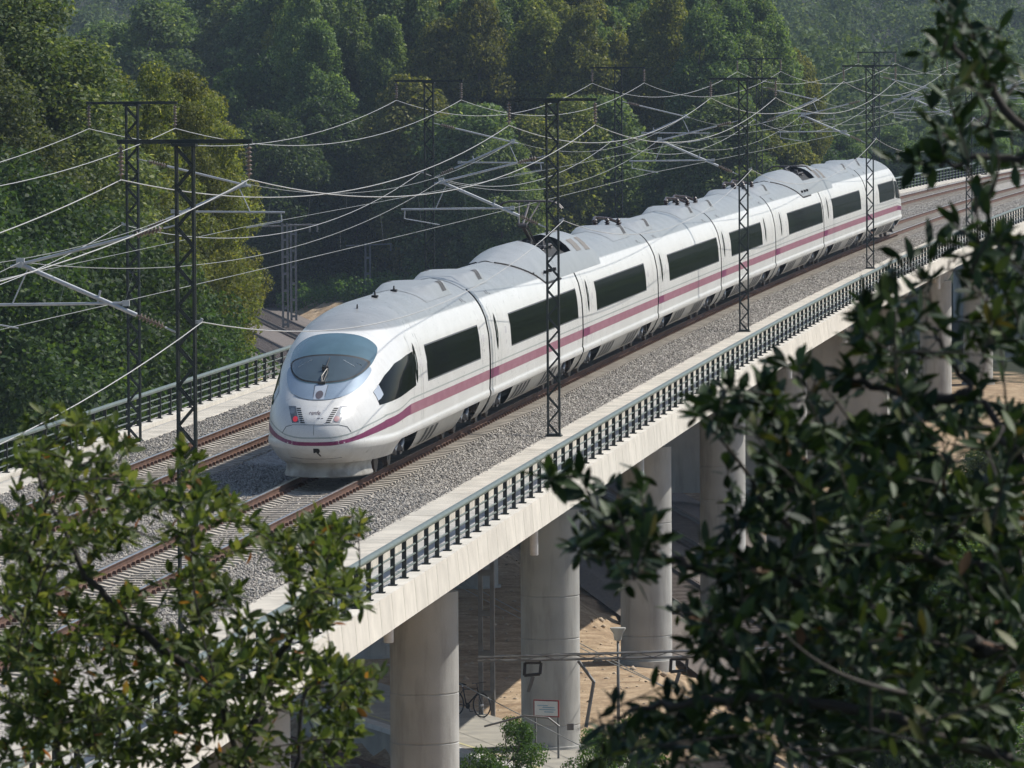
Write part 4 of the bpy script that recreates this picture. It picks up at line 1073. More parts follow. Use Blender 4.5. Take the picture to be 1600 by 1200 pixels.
# signboard
g = W(32.4, 2.2, 0); z0 = -9.18
sg_ = thing('station_sign', 'white signboard with a red rim on two thin posts before a pier', 'sign', (g.x, g.y, z0 - .05), R(-18))
for x in (-.33, .33): ob('post', MB().box((0, 0, .8), (.045, .045, 1.6)).mesh('post', GALV), sg_, (x, 0, 0))
ob('board', MB().box((0, -.03, 1.38), (.74, .03, .46)).mesh('board', pm('red_rim', (0.30, 0.05, 0.05), rough=.5)), sg_)
ob('sign_face', MB().box((0, -.05, 1.38), (.67, .012, .39)).mesh('face', pm('white_sign_face', (0.72, 0.73, 0.72), (0.66, 0.67, 0.67), rough=.4)), sg_)
mk = MB()
for z, x0, x1 in ((1.46, -.25, .05), (1.41, -.1, .25), (1.35, -.2, .28), (1.29, -.05, .22)): mk.box(((x0 + x1) / 2, -.058, z), (x1 - x0, .006, .022))
ob('print', mk.mesh('print', pm('blue_print', (0.25, 0.42, 0.55), rough=.5)), sg_)
# lamp
g = W(36.7, 3.72, 0); z0 = Tz(g.x, g.y)
lp = thing('lamp_post', 'thin grey lamp post with an upturned cone shade beside a pier', 'lamp post', (g.x, g.y, z0))
ob('pole', MB().path([(0, 0, 0), (0, 0, 2.75)], .05, 10, r2=.035).mesh('pole', GALV, smooth=True), lp)
ob('lamp_shade', MB().lathe([(.05, 2.74), (.10, 2.78), (.13, 2.95), (.22, 3.08), (.22, 3.11), (.02, 3.13)], 18).mesh('shade', pm('pale_shade', (0.45, 0.45, 0.42), (0.36, 0.36, 0.34), rough=.5), smooth=True, angle=35), lp)
# portal beam of the lower line
G0, G1 = W(18, 1.95, -5.32), W(18, 9.9, -5.10)
gp = thing('overhead_gantry', 'slim steel portal beam with hanging brackets crossing before the piers', 'gantry', (G1.x, G1.y, Tz(G1.x, G1.y)))
mb = MB()
for y in (-.12, .12):
    for z in (-.09, .09): mb.path([G0 + Vector((0, y, z * .5)), G1 + Vector((0, y, z))], .024, 5)
wpart('beam', mb, GALV, gp)
for i in range(20):
    p0, p1 = G0.lerp(G1, i / 20), G0.lerp(G1, (i + 1) / 20); d = MB()
    d.path([p0 + Vector((0, -.12 if i % 2 else .12, .08)), p1 + Vector((0, .12 if i % 2 else -.12, .08))], .013, 4)
    d.path([p0 + Vector((0, -.12, -.05 if i % 2 else .07)), p1 + Vector((0, -.12, .07 if i % 2 else -.05))], .013, 4)
    wpart('lattice_bar', d, GALV, gp)
mb = MB(); zt = Tz(G1.x, G1.y)
for x in (-.18, .18): mb.box((G1.x + x, G1.y, (zt - 4.8) / 2), (.1, .2, -4.8 - zt))
wpart('leg', mb, GALV, gp)
def hang(px, kind):
    f = (px - 754) / (1170 - 754); p = G0.lerp(G1, f); d = MB()
    if kind == 0:
        for a_, b_ in (((-.2, -.12), (.2, -.12)), ((.2, -.12), (.17, -.40)), ((.17, -.40), (-.22, -.44)), ((-.22, -.44), (-.2, -.12))): d.path([p + Vector((a_[0], 0, a_[1])), p + Vector((b_[0], 0, b_[1]))], .04, 6)
        wpart('box_bracket', d, DARKM, gp)
        e = MB(); e.path([p + Vector((.0, 0, -.46)), p + Vector((-.12, 0, -.85))], .05, 8); wpart('insulator', e, GALV, gp)
    else:
        d.path([p + Vector((0, 0, -.1)), p + Vector((.38, 0, -.62)), p + Vector((.18, 0, -1.75))], .045, 6); wpart('drop_arm', d, GALV, gp)
hang(826, 0); hang(1016, 0); hang(885, 1); hang(1078, 1)
c = MB(); p = G0.lerp(G1, .22); c.path([p + Vector((-1.6, 0, -1.72)), p + Vector((-.6, 0, -1.45)), p + Vector((.0, 0, -1.50)), p + Vector((.28, 0, -1.72))], .025, 6); c.box(p + Vector((.55, 0, -1.72)), (.16, .1, .16)); wpart('steady_arm', c, GALV, gp)
for i, (z, x0, x1, sag, lab) in enumerate(((-6.0, -6, 26, 1.0, 'upper'), (-6.9, -4, 24, .3, 'middle'), (-8.0, -8, 22, .2, 'lower'))):
    pts = [Vector((x0 + (x1 - x0) * t, 62 - 95 * t, z + 1.2 * (.5 - t) - sag * 4 * t * (1 - t))) for t in (j / 16 for j in range(17))]
    ob('station_wire', MB().path(pts, .013, 5).mesh('station_wire', WIRED, pts[0]), None, pts[0], label=f'{lab} thin wire of the old line crossing in front of the piers', cat='wire', group='wires of the lower railway')
# bicycle
def bicycle():
    g = W(44.3, -1.25, 0); t = thing('bicycle', 'black bicycle leaning on the steel post at the platform edge', 'bicycle', (g.x, g.y, -9.18), R(-38))
    BK = pm('bicycle_black', (0.015, 0.015, 0.017), rough=.4)
    tyre = MB()
    def ring(c, r, th, n=30):
        pts = [Vector((c[0] + r * math.cos(a_), c[1], c[2] + r * math.sin(a_))) for a_ in (2 * math.pi * i / n for i in range(n + 1))]; return MB().path(pts, th, 6, cap=False)
    for x in (-.53, .53):
        w = ob('wheel', ring((0, 0, 0), .335, .022).mesh('tyre', BK, smooth=True), t, (x, 0, .345))
        sp = MB()
        for k in range(14): a_ = k * 2 * math.pi / 14; sp.path([(0, 0, 0), (.325 * math.cos(a_), 0, .325 * math.sin(a_))], .003, 3)
        ob('spokes', sp.mesh('spokes', ALU), w, kind='stuff'); ob('hub', MB().lathe([(.03, -.05), (.03, .05)], 8, axis='y').mesh('hub', ALU), w)
    f = MB(); bb, st, hd, ra, fa = (-.08, 0, .29), (-.22, 0, .82), (.36, 0, .80), (-.53, 0, .345), (.53, 0, .345)
    for a_, b_, r_ in ((bb, st, .018), (bb, (.39, 0, .70), .02), ((-.2, 0, .76), hd, .018), (bb, ra, .012), ((-.2, 0, .76), ra, .010), (hd, (.40, 0, .68), .02), ((.40, 0, .68), fa, .015)): f.path([a_, b_], r_, 8)
    ob('frame', f.mesh('frame', BK, smooth=True), t)
    ob('saddle', MB().path([(-.36, 0, .90), (-.22, 0, .90), (-.08, 0, .89)], [.075, .06, .02], 8, flat=.5).mesh('saddle', BK, smooth=True), t); ob('seat_post', MB().path([st, (-.24, 0, .89)], .014, 6).mesh('seat_post', ALU), t)
    h = MB(); h.path([hd, (.33, 0, .95)], .014, 6); h.path([(.42, -.28, .98), (.36, -.15, .97), (.33, 0, .95), (.36, .15, .97), (.42, .28, .98)], .013, 6); ob('handlebar', h.mesh('handlebar', BK, smooth=True), t)
    c = MB(); c.path([(-.08, .06, .29), (-.0, .06, .14)], .012, 6); c.path([(-.08, -.06, .29), (-.16, -.06, .44)], .012, 6); c.lathe([(.09, .045), (.09, .05)], 16, (-.08, 0, .29), axis='y'); c.box((0.02, .1, .13), (.09, .08, .02)); ob('crank', c.mesh('crank', BK), t)
bicycle()
# masts of the lower line, far left
for px, py, d, h, lb in ((446, 478, 505, 5.6, 'left'), (459, 470, 520, 5.4, 'second'), (626, 424, 590, 4.4, 'third'), (690, 412, 600, 4.0, 'right'), (575, 470, 540, 4.2, 'middle')):
    p = at(px, py, d); z0 = Tz(p.x, p.y)
    t = h_post((p.x, p.y, z0), p.z - z0 + h, f'{lb} of the pale steel posts by the old line in front of the dark wood', 0.3)
    c = MB(); hh = p.z - z0 + h; c.path([(-1.6, 0, hh - .2), (1.8, 0, hh - .1)], .05, 5); c.path([(1.7, 0, hh - .1), (1.7, 0, hh - .6)], .06, 6); ob('arm', c.mesh('arm', GALV), t)

# rubble on the bare earth
def rubble():
    rng = np.random.default_rng(8); k = 4200
    s = rng.uniform(28, 150, k) ; u = rng.uniform(-9, 14, k); th = np.interp(s, SS, _th); x = np.interp(s, SS, _x) + np.cos(th) * u; y = np.interp(s, SS, _y) - np.sin(th) * u
    nd = (x - PE0[0]) * PEN[0] + (y - PE0[1]) * PEN[1]; ok = nd > 4.1; x, y = x[ok], y[ok]; k = len(x); z = T(x, y)
    base = np.array([(1, 0, 0), (-.2, .9, 0), (-.9, -.5, 0), (.1, -.95, .1), (.1, .05, .7), (0, 0, -.8)]); tri = np.array([(0, 1, 4), (1, 2, 4), (2, 3, 4), (3, 0, 4), (1, 0, 5), (2, 1, 5), (3, 2, 5), (0, 3, 5)])
    V = base[None] * (1 + rng.uniform(-.3, .3, (k, 6, 3))) * (rng.gamma(1.3, .024, (k, 1, 1)) + .015)
    V = (V + np.stack([x, y, z], 1)[:, None]).reshape(-1, 3); F = (tri[None] + (np.arange(k) * 6)[:, None, None]).reshape(-1, 3)
    me = bpy.data.meshes.new('rubble'); tri_mesh(me, V, F); me.materials.append(pm('rubble_stone', (0.46, 0.37, 0.27), (0.30, 0.24, 0.18), rough=.95, scale=1.5))
    ob('rubble', me, kind='stuff', label='small stones scattered on the sandy earth under the viaduct', cat='rubble')
rubble()
# ------------------------------------------------------------------ trees
BARK = pm('grey_bark', (0.15, 0.125, 0.10), (0.085, 0.07, 0.055), rough=.95, scale=3, stretch=(3, 3, .6), bump=.4, bscale=12)
LEAF = {
 'green': leaf_mat('poplar_green', [(0, (0.050, 0.088, 0.028)), (.5, (0.112, 0.150, 0.054)), (.8, (0.195, 0.232, 0.092)), (1, (0.36, 0.38, 0.18))], .46, .6, .25),
 'olive': leaf_mat('poplar_olive', [(0, (0.062, 0.083, 0.018)), (.5, (0.150, 0.175, 0.037)), (.8, (0.250, 0.256, 0.065)), (1, (0.413, 0.388, 0.125))], .46, .6, .25),
 'pgreen': leaf_mat('plantation_green', [(0, (0.058, 0.105, 0.036)), (.5, (0.125, 0.19, 0.064)), (.8, (0.21, 0.285, 0.105)), (1, (0.37, 0.43, 0.20))], .46, .6, .25),
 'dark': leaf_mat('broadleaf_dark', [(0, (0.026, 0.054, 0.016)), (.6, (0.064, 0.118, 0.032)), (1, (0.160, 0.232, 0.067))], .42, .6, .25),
 'bright': leaf_mat('bush_bright', [(0, (0.045, 0.098, 0.018)), (.6, (0.098, 0.180, 0.033)), (1, (0.180, 0.255, 0.060))], .42, .55, .3),
 'far': leaf_mat('hillside_green', [(0, (0.037, 0.068, 0.027)), (.6, (0.085, 0.136, 0.048)), (1, (0.178, 0.230, 0.082))], .3, .7, .2),
}
def quads(C, O, size, rng, asp=.62):
    """leaf-sized rhombs at C facing roughly along O"""
    k = len(C); nrm = O * .55 + rng.normal(0, .62, (k, 3)) + np.array([0.06, 0.03, .32]); nrm /= np.linalg.norm(nrm, axis=1)[:, None]
    a = rng.normal(0, 1, (k, 3)); t = np.cross(nrm, a); t /= np.linalg.norm(t, axis=1)[:, None]; b = np.cross(nrm, t)
    s = size * rng.uniform(.6, 1.3, (k, 1))
    V = np.stack([C - t * s, C - b * s * asp + nrm * s * .12, C + t * s, C + b * s * asp + nrm * s * .12], 1)
    return V.reshape(-1, 3), np.arange(k * 4).reshape(-1, 4)
def leaf_mesh(name, V, F, rnd, mat):
    me = bpy.data.meshes.new(name); tri_mesh(me, V, F)
    a = me.attributes.new('rnd', 'FLOAT', 'FACE'); a.data.foreach_set('value', rnd.astype(np.float32)); me.materials.append(mat); return me
def cloud(rng, clumps, per, sq=.85):
    """clumps: (x, y, z, r)"""
    C = []; O = []; RN = []
    for x, y, z, r in clumps:
        k = max(3, int(per * r * r)); d = rng.normal(0, 1, (k, 3)); d /= np.linalg.norm(d, axis=1)[:, None]
        p = d * (r * rng.uniform(.35, 1, (k, 1)) ** .5) * np.array([1, 1, sq]); C.append(p + (x, y, z)); O.append(d); RN.append(np.clip(rng.normal(.45, .22, k) + rng.uniform(-.12, .12), 0, 1))
    return np.concatenate(C), np.concatenate(O), np.concatenate(RN)
def tall_clumps(rng, H, z0, Rm, n, rmin, rmax, peak=.4):
    out = []
    for _ in range(n):
        t = rng.uniform(0, 1); z = z0 + (H - z0) * t
        prof = (t / peak) ** .6 if t < peak else (max(0, 1 - ((t - peak) / (1.03 - peak)) ** 1.8)) ** .75
        r_ = Rm * max(.12, prof); a = rng.uniform(0, 6.283); q = math.sqrt(rng.uniform(.12, 1)) * r_
        out.append((q * math.cos(a), q * math.sin(a), z, rng.uniform(rmin, rmax) * (.65 + .45 * prof)))
    return out
def trunk_mesh(name, H, r0, z_branch, spread, seed, top=.92):
    rg = random.Random(seed); mb = MB(); pts = [Vector((rg.uniform(-.12, .12) * i, rg.uniform(-.12, .12) * i, H * top * i / 6 - (.5 if i == 0 else 0))) for i in range(7)]
    mb.path(pts, r0, 8, r2=r0 * .14)
    for i in range(12):
        t = rg.uniform(z_branch, .85) * 6 * .98; k = int(t); p = pts[k].lerp(pts[min(6, k + 1)], t - k); a = rg.uniform(0, 6.28); L = spread * rg.uniform(.5, 1) * (1.15 - t / 6 * .7)
        q = p + Vector((math.cos(a) * L * .5, math.sin(a) * L * .5, L * .55)); e = p + Vector((math.cos(a) * L, math.sin(a) * L, L * 1.3)); mb.path([p, q, e], r0 * .32 * (1.1 - t / 7), 5, r2=.02)
    return mb.mesh(name, BARK, smooth=True)
VAR = {}
def variant(key, H, z0, Rm, n, rmin, rmax, per, size, mat, seed, kind='tall', zb=.3, r0=.2):
    rng = np.random.default_rng(seed)
    if kind == 'tall': cl = tall_clumps(rng, H, z0, Rm, n, rmin, rmax)
    else: cl = tall_clumps(rng, H, z0, Rm, n, rmin, rmax, peak=.5)
    C, O, RN = cloud(rng, cl, per); V, F = quads(C, O, size, rng)
    VAR[key] = (leaf_mesh('crown_' + key, V, F, RN, LEAF[mat]), trunk_mesh('trunk_' + key, H, r0, zb, Rm * .9, seed), H)
variant('near_olive_a', 17.5, 3.0, 2.5, 130, .55, 1.05, 760, .072, 'olive', 11)
variant('near_olive_b', 17.5, 2.5, 2.2, 120, .55, 1.0, 760, .072, 'olive', 12)
variant('near_green_a', 19, 2.0, 3.6, 190, .7, 1.3, 640, .078, 'green', 13)
variant('near_dark_a', 10, .4, 3.2, 120, .7, 1.2, 700, .07, 'dark', 14, 'round')
variant('mid_green_a', 22, 5, 3.4, 120, .8, 1.5, 215, .155, 'pgreen', 21)
variant('mid_green_b', 22, 4, 3.1, 115, .8, 1.4, 215, .155, 'pgreen', 22)
variant('mid_olive_a', 22, 5, 3.2, 120, .8, 1.4, 215, .155, 'olive', 23)
variant('mid_olive_b', 22, 7, 3.0, 100, .8, 1.4, 215, .155, 'olive', 24)
variant('mid_dark_a', 15, 1, 4.6, 130, .9, 1.7, 190, .155, 'dark', 25, 'round', r0=.25)
variant('mid_low_a', 14, .5, 3.4, 130, .8, 1.4, 215, .15, 'olive', 26, 'round')
variant('mid_low_b', 14, .5, 3.4, 130, .8, 1.4, 215, .15, 'pgreen', 27, 'round')
variant('bush_a', 3.0, .1, 1.3, 45, .30, .55, 1500, .045, 'bright', 31, 'round', r0=.05)
variant('bush_b', 2.2, .1, 1.1, 40, .28, .5, 1500, .045, 'bright', 32, 'round', r0=.05)
rgT = random.Random(5)
def tree(px, d, top, key, label, group=None, wide=1.0, name='poplar_tree', cat='tree', base=None):
    p = at(px, 600, d); z0 = Tz(p.x, p.y) if base is None else base
    zt = at(px, top, d).z; cm, tm, H = VAR[key]; k = (zt - z0) / H
    t = thing(name, label, cat, (p.x, p.y, z0 - .05), rgT.uniform(0, 6.28), group); t.scale = (k * wide, k * wide, k)
    ob('trunk', tm, t); ob('crown', cm, t)
    return t
# the stand on the left, close behind the viaduct
for px, d, top, key, lab, w in (
    (40, 268, -15, 'near_green_a', 'tall grey-green poplar at the left edge, highest of the left stand', 1.25), (-50, 262, 60, 'near_green_a', 'grey-green poplar cut by the left edge of the picture', 1.2),
    (118, 285, 150, 'near_green_a', 'grey-green poplar just left of the yellowish poplars', 1.0),
    (165, 292, 118, 'near_olive_a', 'yellowish poplar behind the left end of a mast crossarm', 1.0), (232, 296, 108, 'near_olive_b', 'yellowish poplar rising behind the left far mast, highest of its row', 1.0),
    (286, 300, 122, 'near_olive_a', 'yellowish poplar between the two left masts', .95), (328, 305, 158, 'near_olive_b', 'rightmost yellowish poplar, next to the dark gap over the old line', .95),
    (200, 315, 160, 'near_olive_a', 'yellowish poplar in the second row of the left stand', 1.1), (320, 322, 150, 'near_olive_a', 'yellowish poplar standing behind the rightmost one', 1.0),
    ):
    tree(px, d, top, key, lab, 'left stand of poplars', w)
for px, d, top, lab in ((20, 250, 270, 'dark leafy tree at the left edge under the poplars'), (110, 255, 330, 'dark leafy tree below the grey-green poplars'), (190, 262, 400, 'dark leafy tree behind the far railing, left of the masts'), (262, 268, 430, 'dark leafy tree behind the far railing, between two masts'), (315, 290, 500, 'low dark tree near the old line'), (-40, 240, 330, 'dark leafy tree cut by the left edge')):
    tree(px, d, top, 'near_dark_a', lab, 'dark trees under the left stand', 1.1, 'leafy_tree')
# plantation behind the train
ORD = 'first second third fourth fifth sixth seventh eighth ninth tenth eleventh twelfth thirteenth fourteenth fifteenth sixteenth seventeenth eighteenth nineteenth twentieth twenty-first twenty-second twenty-third twenty-fourth twenty-fifth'.split(); ROWN = ['front', 'second', 'third', 'fourth', 'rearmost']
for row, (d0, n0, t0, t1) in enumerate(((562, 25, -30, 60), (574, 25, -70, 20), (588, 24, -100, -10), (606, 22, -120, -40), (632, 20, -160, -80))):
    for i in range(n0):
        px = 470 + row * 7 + (1235 - 470) * i / (n0 - 1) + rgT.uniform(-11, 11); top = rgT.uniform(t0, t1)
        if px > 1130: top += (px - 1130) * 1.15
        if px > 1090 and row > 2 and px > 1180: continue
        key = rgT.choice(['mid_olive_a', 'mid_olive_b', 'mid_green_b', 'mid_green_a'] if 560 < px < 1000 else ['mid_green_a', 'mid_green_b', 'mid_green_b', 'mid_olive_b'])
        tree(px, d0 + rgT.uniform(-7, 7), top, key, f'{ORD[i]} poplar from the left in the {ROWN[row]} row of the plantation behind the train', 'poplars of the plantation', rgT.uniform(.72, .98))
for i in range(9):
    tree(160 + i * 42, 640 + rgT.uniform(-20, 20), rgT.uniform(-60, 10) if i > 2 else rgT.uniform(40, 90) - i * 25, rgT.choice(['mid_green_a', 'mid_green_b']), f'{ORD[i]} dark green poplar from the left in the wood behind the yellowish stand', 'green trees behind the left stand', 1.25)
for px, d, top, lab in ((425, 545, 185, 'dark rounded tree right of the yellowish poplars'), (492, 550, 165, 'dark rounded tree in the gap over the old line'), (560, 552, 190, 'dark rounded tree behind the old line posts'), (610, 556, 235, 'dark rounded tree left of the third far mast'),
        (380, 560, 120, 'dark rounded tree rising behind the yellowish poplars'), (455, 575, 90, 'tallest of the dark rounded trees over the old line'), (1180, 585, 200, 'dark rounded tree behind the rear coaches'), (1255, 590, 190, 'dark rounded tree at the right end of the plantation'), (1310, 600, 215, 'dark rounded tree behind the last mast by the train')):
    tree(px, d, top, 'mid_dark_a', lab, 'dark rounded trees behind the line', 1.0, 'leafy_tree')
for px, d, top, key, lab in ((1400, 640, 200, 'mid_green_a', 'pale green tree just right of the train tail'), (1470, 650, 195, 'mid_green_b', 'pale green tree behind the far railing, beyond the train'), (1535, 640, 175, 'mid_green_a', 'pale green tree behind the far railing near the right edge'), (1590, 650, 160, 'mid_green_b', 'pale green tree cut by the right edge, behind the far railing'), (1345, 655, 225, 'mid_green_b', 'pale green tree over the roof of the rear coach')):
    tree(px, d, top, key, lab, 'light trees beyond the far railing', 1.5)
for i, px in enumerate((640, 692, 742, 790, 842, 890, 935, 1085, 1130, 1185, 1235)):
    tree(px + rgT.uniform(-8, 8), rgT.uniform(536, 550), rgT.uniform(120, 235), rgT.choice(['mid_low_a', 'mid_low_b', 'mid_low_b']), f'{ORD[i]} bushy tree from the left along the sunny front of the plantation', 'bushy trees before the plantation', rgT.uniform(1.0, 1.3), 'leafy_tree')
# low growth at the foot of the wood, and shrubs
rng = np.random.default_rng(77)
def undergrowth(name, label, spots, mat, size, per):
    cl = []
    for px, py, d, r in spots:
        p = at(px, py, d); z = Tz(p.x, p.y)
        for _ in range(5):
            rr = r * rng.uniform(.35, .6); cl.append((p.x + rng.normal(0, r * .6), p.y + rng.normal(0, r * .6), z + rng.uniform(.1, 1) * r, rr))
    C, O, RN = cloud(rng, cl, per, 1.0); V, F = quads(C, O, size, rng); o = np.array(cl[0][:3])
    ob(name, leaf_mesh(name, V - o, F, RN, LEAF[mat]), None, o, kind='stuff', label=label, cat='undergrowth')
undergrowth('undergrowth', 'bright weeds and reeds growing along the foot of the dark wood', [(px, 450, rng.uniform(535, 552), rng.uniform(.8, 1.9)) for px in np.linspace(455, 760, 46)], 'bright', .11, 190)
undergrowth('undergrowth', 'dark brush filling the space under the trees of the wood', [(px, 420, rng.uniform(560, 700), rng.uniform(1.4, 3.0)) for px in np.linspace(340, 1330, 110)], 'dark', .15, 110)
for px, d, top, key, lab in ((803, 192, 1132, 'bush_a', 'bright green bush at the bottom, in front of the signboard'), (745, 186, 1182, 'bush_b', 'small bright green bush at the bottom edge beside the first pier'), (925, 190, 1150, 'bush_a', 'bright green bush at the bottom, in front of the second pier'), (985, 184, 1140, 'bush_b', 'bright green bush by the lamp post')):
    tree(px, d, top, key, lab, 'green bushes by the platform', .75, 'bush', 'bush')
for px, d, top, lab in ((1330, 205, 735, 'ivy-green tree below the viaduct, left of its neighbours'), (1430, 200, 690, 'ivy-green tree below the viaduct, in the middle of three'), (1535, 210, 700, 'ivy-green tree below the viaduct, at the right'), (1490, 185, 860, 'low ivy-green tree in front of the three'), (1360, 188, 900, 'low ivy-green tree near the portal leg')):
    tree(px, d, top, 'near_green_a' if top < 800 else 'near_dark_a', lab, 'trees at the right below the viaduct', 1.0, 'leafy_tree')
# the wooded hill
cl = []
for i in range(430):
    d = rng.uniform(715, 1300); px = rng.uniform(-150, 1750); p = at(px, 300, d); z = Tz(p.x, p.y); h = rng.uniform(11, 19); r = h * rng.uniform(.30, .42)
    for _ in range(22):
        t = rng.uniform(.1, 1); q = r * math.sqrt(max(.02, 1 - (t - .45) ** 2 / .33)) * math.sqrt(rng.uniform(.1, 1)); a = rng.uniform(0, 6.283)
        cl.append((p.x + q * math.cos(a), p.y + q * math.sin(a), z + h * t, rng.uniform(1.0, 1.9)))
C, O, RN = cloud(rng, cl, 24); V, F = quads(C, O, .34, rng)
ob('hillside_woods', leaf_mesh('hillside_woods', V - C[0], F, RN, LEAF['far']), None, C[0], kind='stuff', label='hazy dark woods on the hill behind everything', cat='woods')

# unseen woods added right of the viaduct, to darken the window reflections
cl = []
for i in range(90):
    p = W(rng.uniform(165, 500), rng.uniform(15, 60), 0); z = Tz(p.x, p.y); h = rng.uniform(9, 14)
    for _ in range(16): cl.append((p.x + rng.normal(0, 1.6), p.y + rng.normal(0, 1.6), z + h * rng.uniform(.05, 1), rng.uniform(1.0, 1.8)))
C, O, RN = cloud(rng, cl, 22); V, F = quads(C, O, .34, rng)
ob('reflection_woods', leaf_mesh('reflection_woods', V - C[0], F, RN, LEAF['dark']), None, C[0], kind='stuff', label='unseen dark woods added on the right for the coach windows to reflect', cat='woods')
# ------------------------------------------------------------------ the leafy branches close to the viewpoint
FL = {'a': leaf_mat('shrub_leaf', [(0, (0.044, 0.073, 0.020)), (.5, (0.082, 0.120, 0.036)), (.88, (0.130, 0.168, 0.056)), (.978, (0.20, 0.21, 0.06)), (.992, (0.32, 0.12, 0.03)), (1, (0.38, 0.13, 0.03))], .42, .55, .28, .0),
      'b': leaf_mat('oak_leaf', [(0, (0.010, 0.022, 0.009)), (.5, (0.022, 0.041, 0.014)), (.88, (0.048, 0.078, 0.022)), (.982, (0.085, 0.105, 0.024)), (.994, (0.10, 0.04, 0.022)), (1, (0.14, 0.055, 0.03))], .16, .55, .3, .0)}
TWIG = pm('twig_bark', (0.055, 0.045, 0.036), (0.03, 0.025, 0.02), rough=.9, scale=20)
def leaf_shape(rg, wd):
    rows = []; cup = rg.uniform(.05, .16); bend = rg.uniform(-.18, .12); tw = rg.uniform(-.2, .2)
    for t, w in ((0, .05), (.14, .52), (.34, .92), (.56, 1.0), (.78, .74), (.93, .34), (1.0, .03)):
        hw = .5 * wd * w; z = bend * t * t
        rows.append([(-hw, t, z + cup * w * .55 + tw * t * -hw), (0, t, z), (hw, t, z + cup * w * .55 + tw * t * hw)])
    mb = MB().grid(rows); return np.array(mb.v), mb.f
def inside(poly, x, y):
    r = False; n = len(poly)
    for i in range(n):
        x0, y0 = poly[i]; x1, y1 = poly[i - 1]
        if (y0 > y) != (y1 > y) and x < (x1 - x0) * (y - y0) / (y1 - y0) + x0: r = not r
    return r
def plant(name, label, cat, base, limbs, masks, holes, d0, spread, n_cl, per, leaf, wd, mk, seed, keep, extra=()):
    rg = random.Random(seed); rng = np.random.default_rng(seed)
    root = thing(name, label, cat, base); bw = Vector(base)
    nodes = []; wood = MB()
    for pts, ra, rb in limbs:
        P = [Vector(p) if len(p) == 3 and abs(p[0]) < 100 and p[2] < 9.9 and False else at(*p) for p in pts]
        Q = []
        for a_, b_ in zip(P, P[1:]):
            for i in range(6): Q.append(a_.lerp(b_, i / 6) + Vector((rg.uniform(-1, 1), rg.uniform(-1, 1), rg.uniform(-1, 1))) * .008)
        Q.append(P[-1]); wood.path(Q, ra, 7, r2=rb); nodes += Q
    nodes = [np.array(q) for q in nodes]
    cand = []
    x0 = min(p[0] for m_, w in masks for p in m_); x1 = max(p[0] for m_, w in masks for p in m_); y0 = min(p[1] for m_, w in masks for p in m_); y1 = max(p[1] for m_, w in masks for p in m_)
    while len(cand) < n_cl:
        x, y = rg.uniform(x0, x1), rg.uniform(y0, y1); w = max([w for m_, w in masks if inside(m_, x, y)] or [0])
        for hx, hy, hr, hk in holes:
            if math.hypot(x - hx, y - hy) < hr: w *= hk
        if rg.random() < w: cand.append((x, y, d0 + rg.gauss(0, spread)))
    cand += list(extra)
    C = [np.array(at(*c)) for c in cand]; NA = np.array(nodes)
    order = sorted(range(len(C)), key=lambda i: float(np.min(np.linalg.norm(NA - C[i], axis=1))))
    shapes = [leaf_shape(rg, wd * rg.uniform(.85, 1.2)) for _ in range(10)]
    leaves = []
    for i in order:
        c = C[i]; NA = np.array(nodes); dd = np.linalg.norm(NA - c, axis=1) + np.maximum(0, NA[:, 2] - c[2]) * .6; j = int(np.argmin(dd)); a_ = Vector(NA[j]); b_ = Vector(c)
        L = (b_ - a_).length
        midp = a_.lerp(b_, .5) + Vector((rg.uniform(-1, 1), rg.uniform(-1, 1), rg.uniform(-.6, 1))) * L * .12
        pts = []
        n_ = max(3, int(L / .03))
        for k in range(n_ + 1):
            t = k / n_; pts.append(a_ * (1 - t) ** 2 + midp * (2 * t * (1 - t)) + b_ * t * t)
        wood.path(pts, .0015 + .006 * min(L, .5), 5, r2=.0012); nodes += [np.array(p) for p in pts[1:]]
        dirv = (pts[-1] - pts[-2]).normalized()
        for k in range(per + rg.randint(-2, 3)):
            back = rg.uniform(0, min(L * .9, leaf * 3.2)) if k > 2 else rg.uniform(0, .012)
            q = pts[-1]; acc = 0; m_ = len(pts) - 1
            while m_ > 0 and acc + (pts[m_] - pts[m_ - 1]).length < back: acc += (pts[m_] - pts[m_ - 1]).length; m_ -= 1
            if m_ > 0: q = pts[m_].lerp(pts[m_ - 1], min(1, (back - acc) / max(1e-5, (pts[m_] - pts[m_ - 1]).length)))
            r_ = Vector((rg.gauss(0, 1), rg.gauss(0, 1), rg.gauss(0, 1))).normalized()
            ax = (dirv * rg.uniform(.2, .9) + r_ * .85 + Vector((.1, 0, .22))).normalized()
            nz_ = (Vector((0.1, -.1, 1)) + Vector((rg.gauss(0, .6), rg.gauss(0, .6), rg.gauss(0, .35)))); nz_ = (nz_ - ax * nz_.dot(ax)).normalized(); x_ = ax.cross(nz_)
            s_ = leaf * rg.uniform(.62, 1.2)
            leaves.append((q + ax * .004, x_, ax, nz_, s_, rg.randrange(len(shapes))))
    depth = [(l[0] - Vector(CAM)).dot(_fw) for l in leaves]
    def vis(l):
        v = l[0] - Vector(CAM); d = v.dot(_fw); x = 800 + v.dot(_rt) / d * FPX; y = 600 - v.dot(_up) / d * FPX; return 5 < x < 1595 and 5 < y < 1195
    idx = sorted([i for i in range(len(leaves)) if vis(leaves[i])], key=lambda i: depth[i] - leaves[i][4] * 6)[:keep]; front = set(idx)
    lm = []
    for k in range(30):
        v, f = shapes[k % 10]; lm.append(leaf_mesh('leaf', v, np.array(f), np.full(len(f), rng.uniform(0, 1)), FL[mk]))
    Vs, Fs, Rn = [], [], []; o = 0
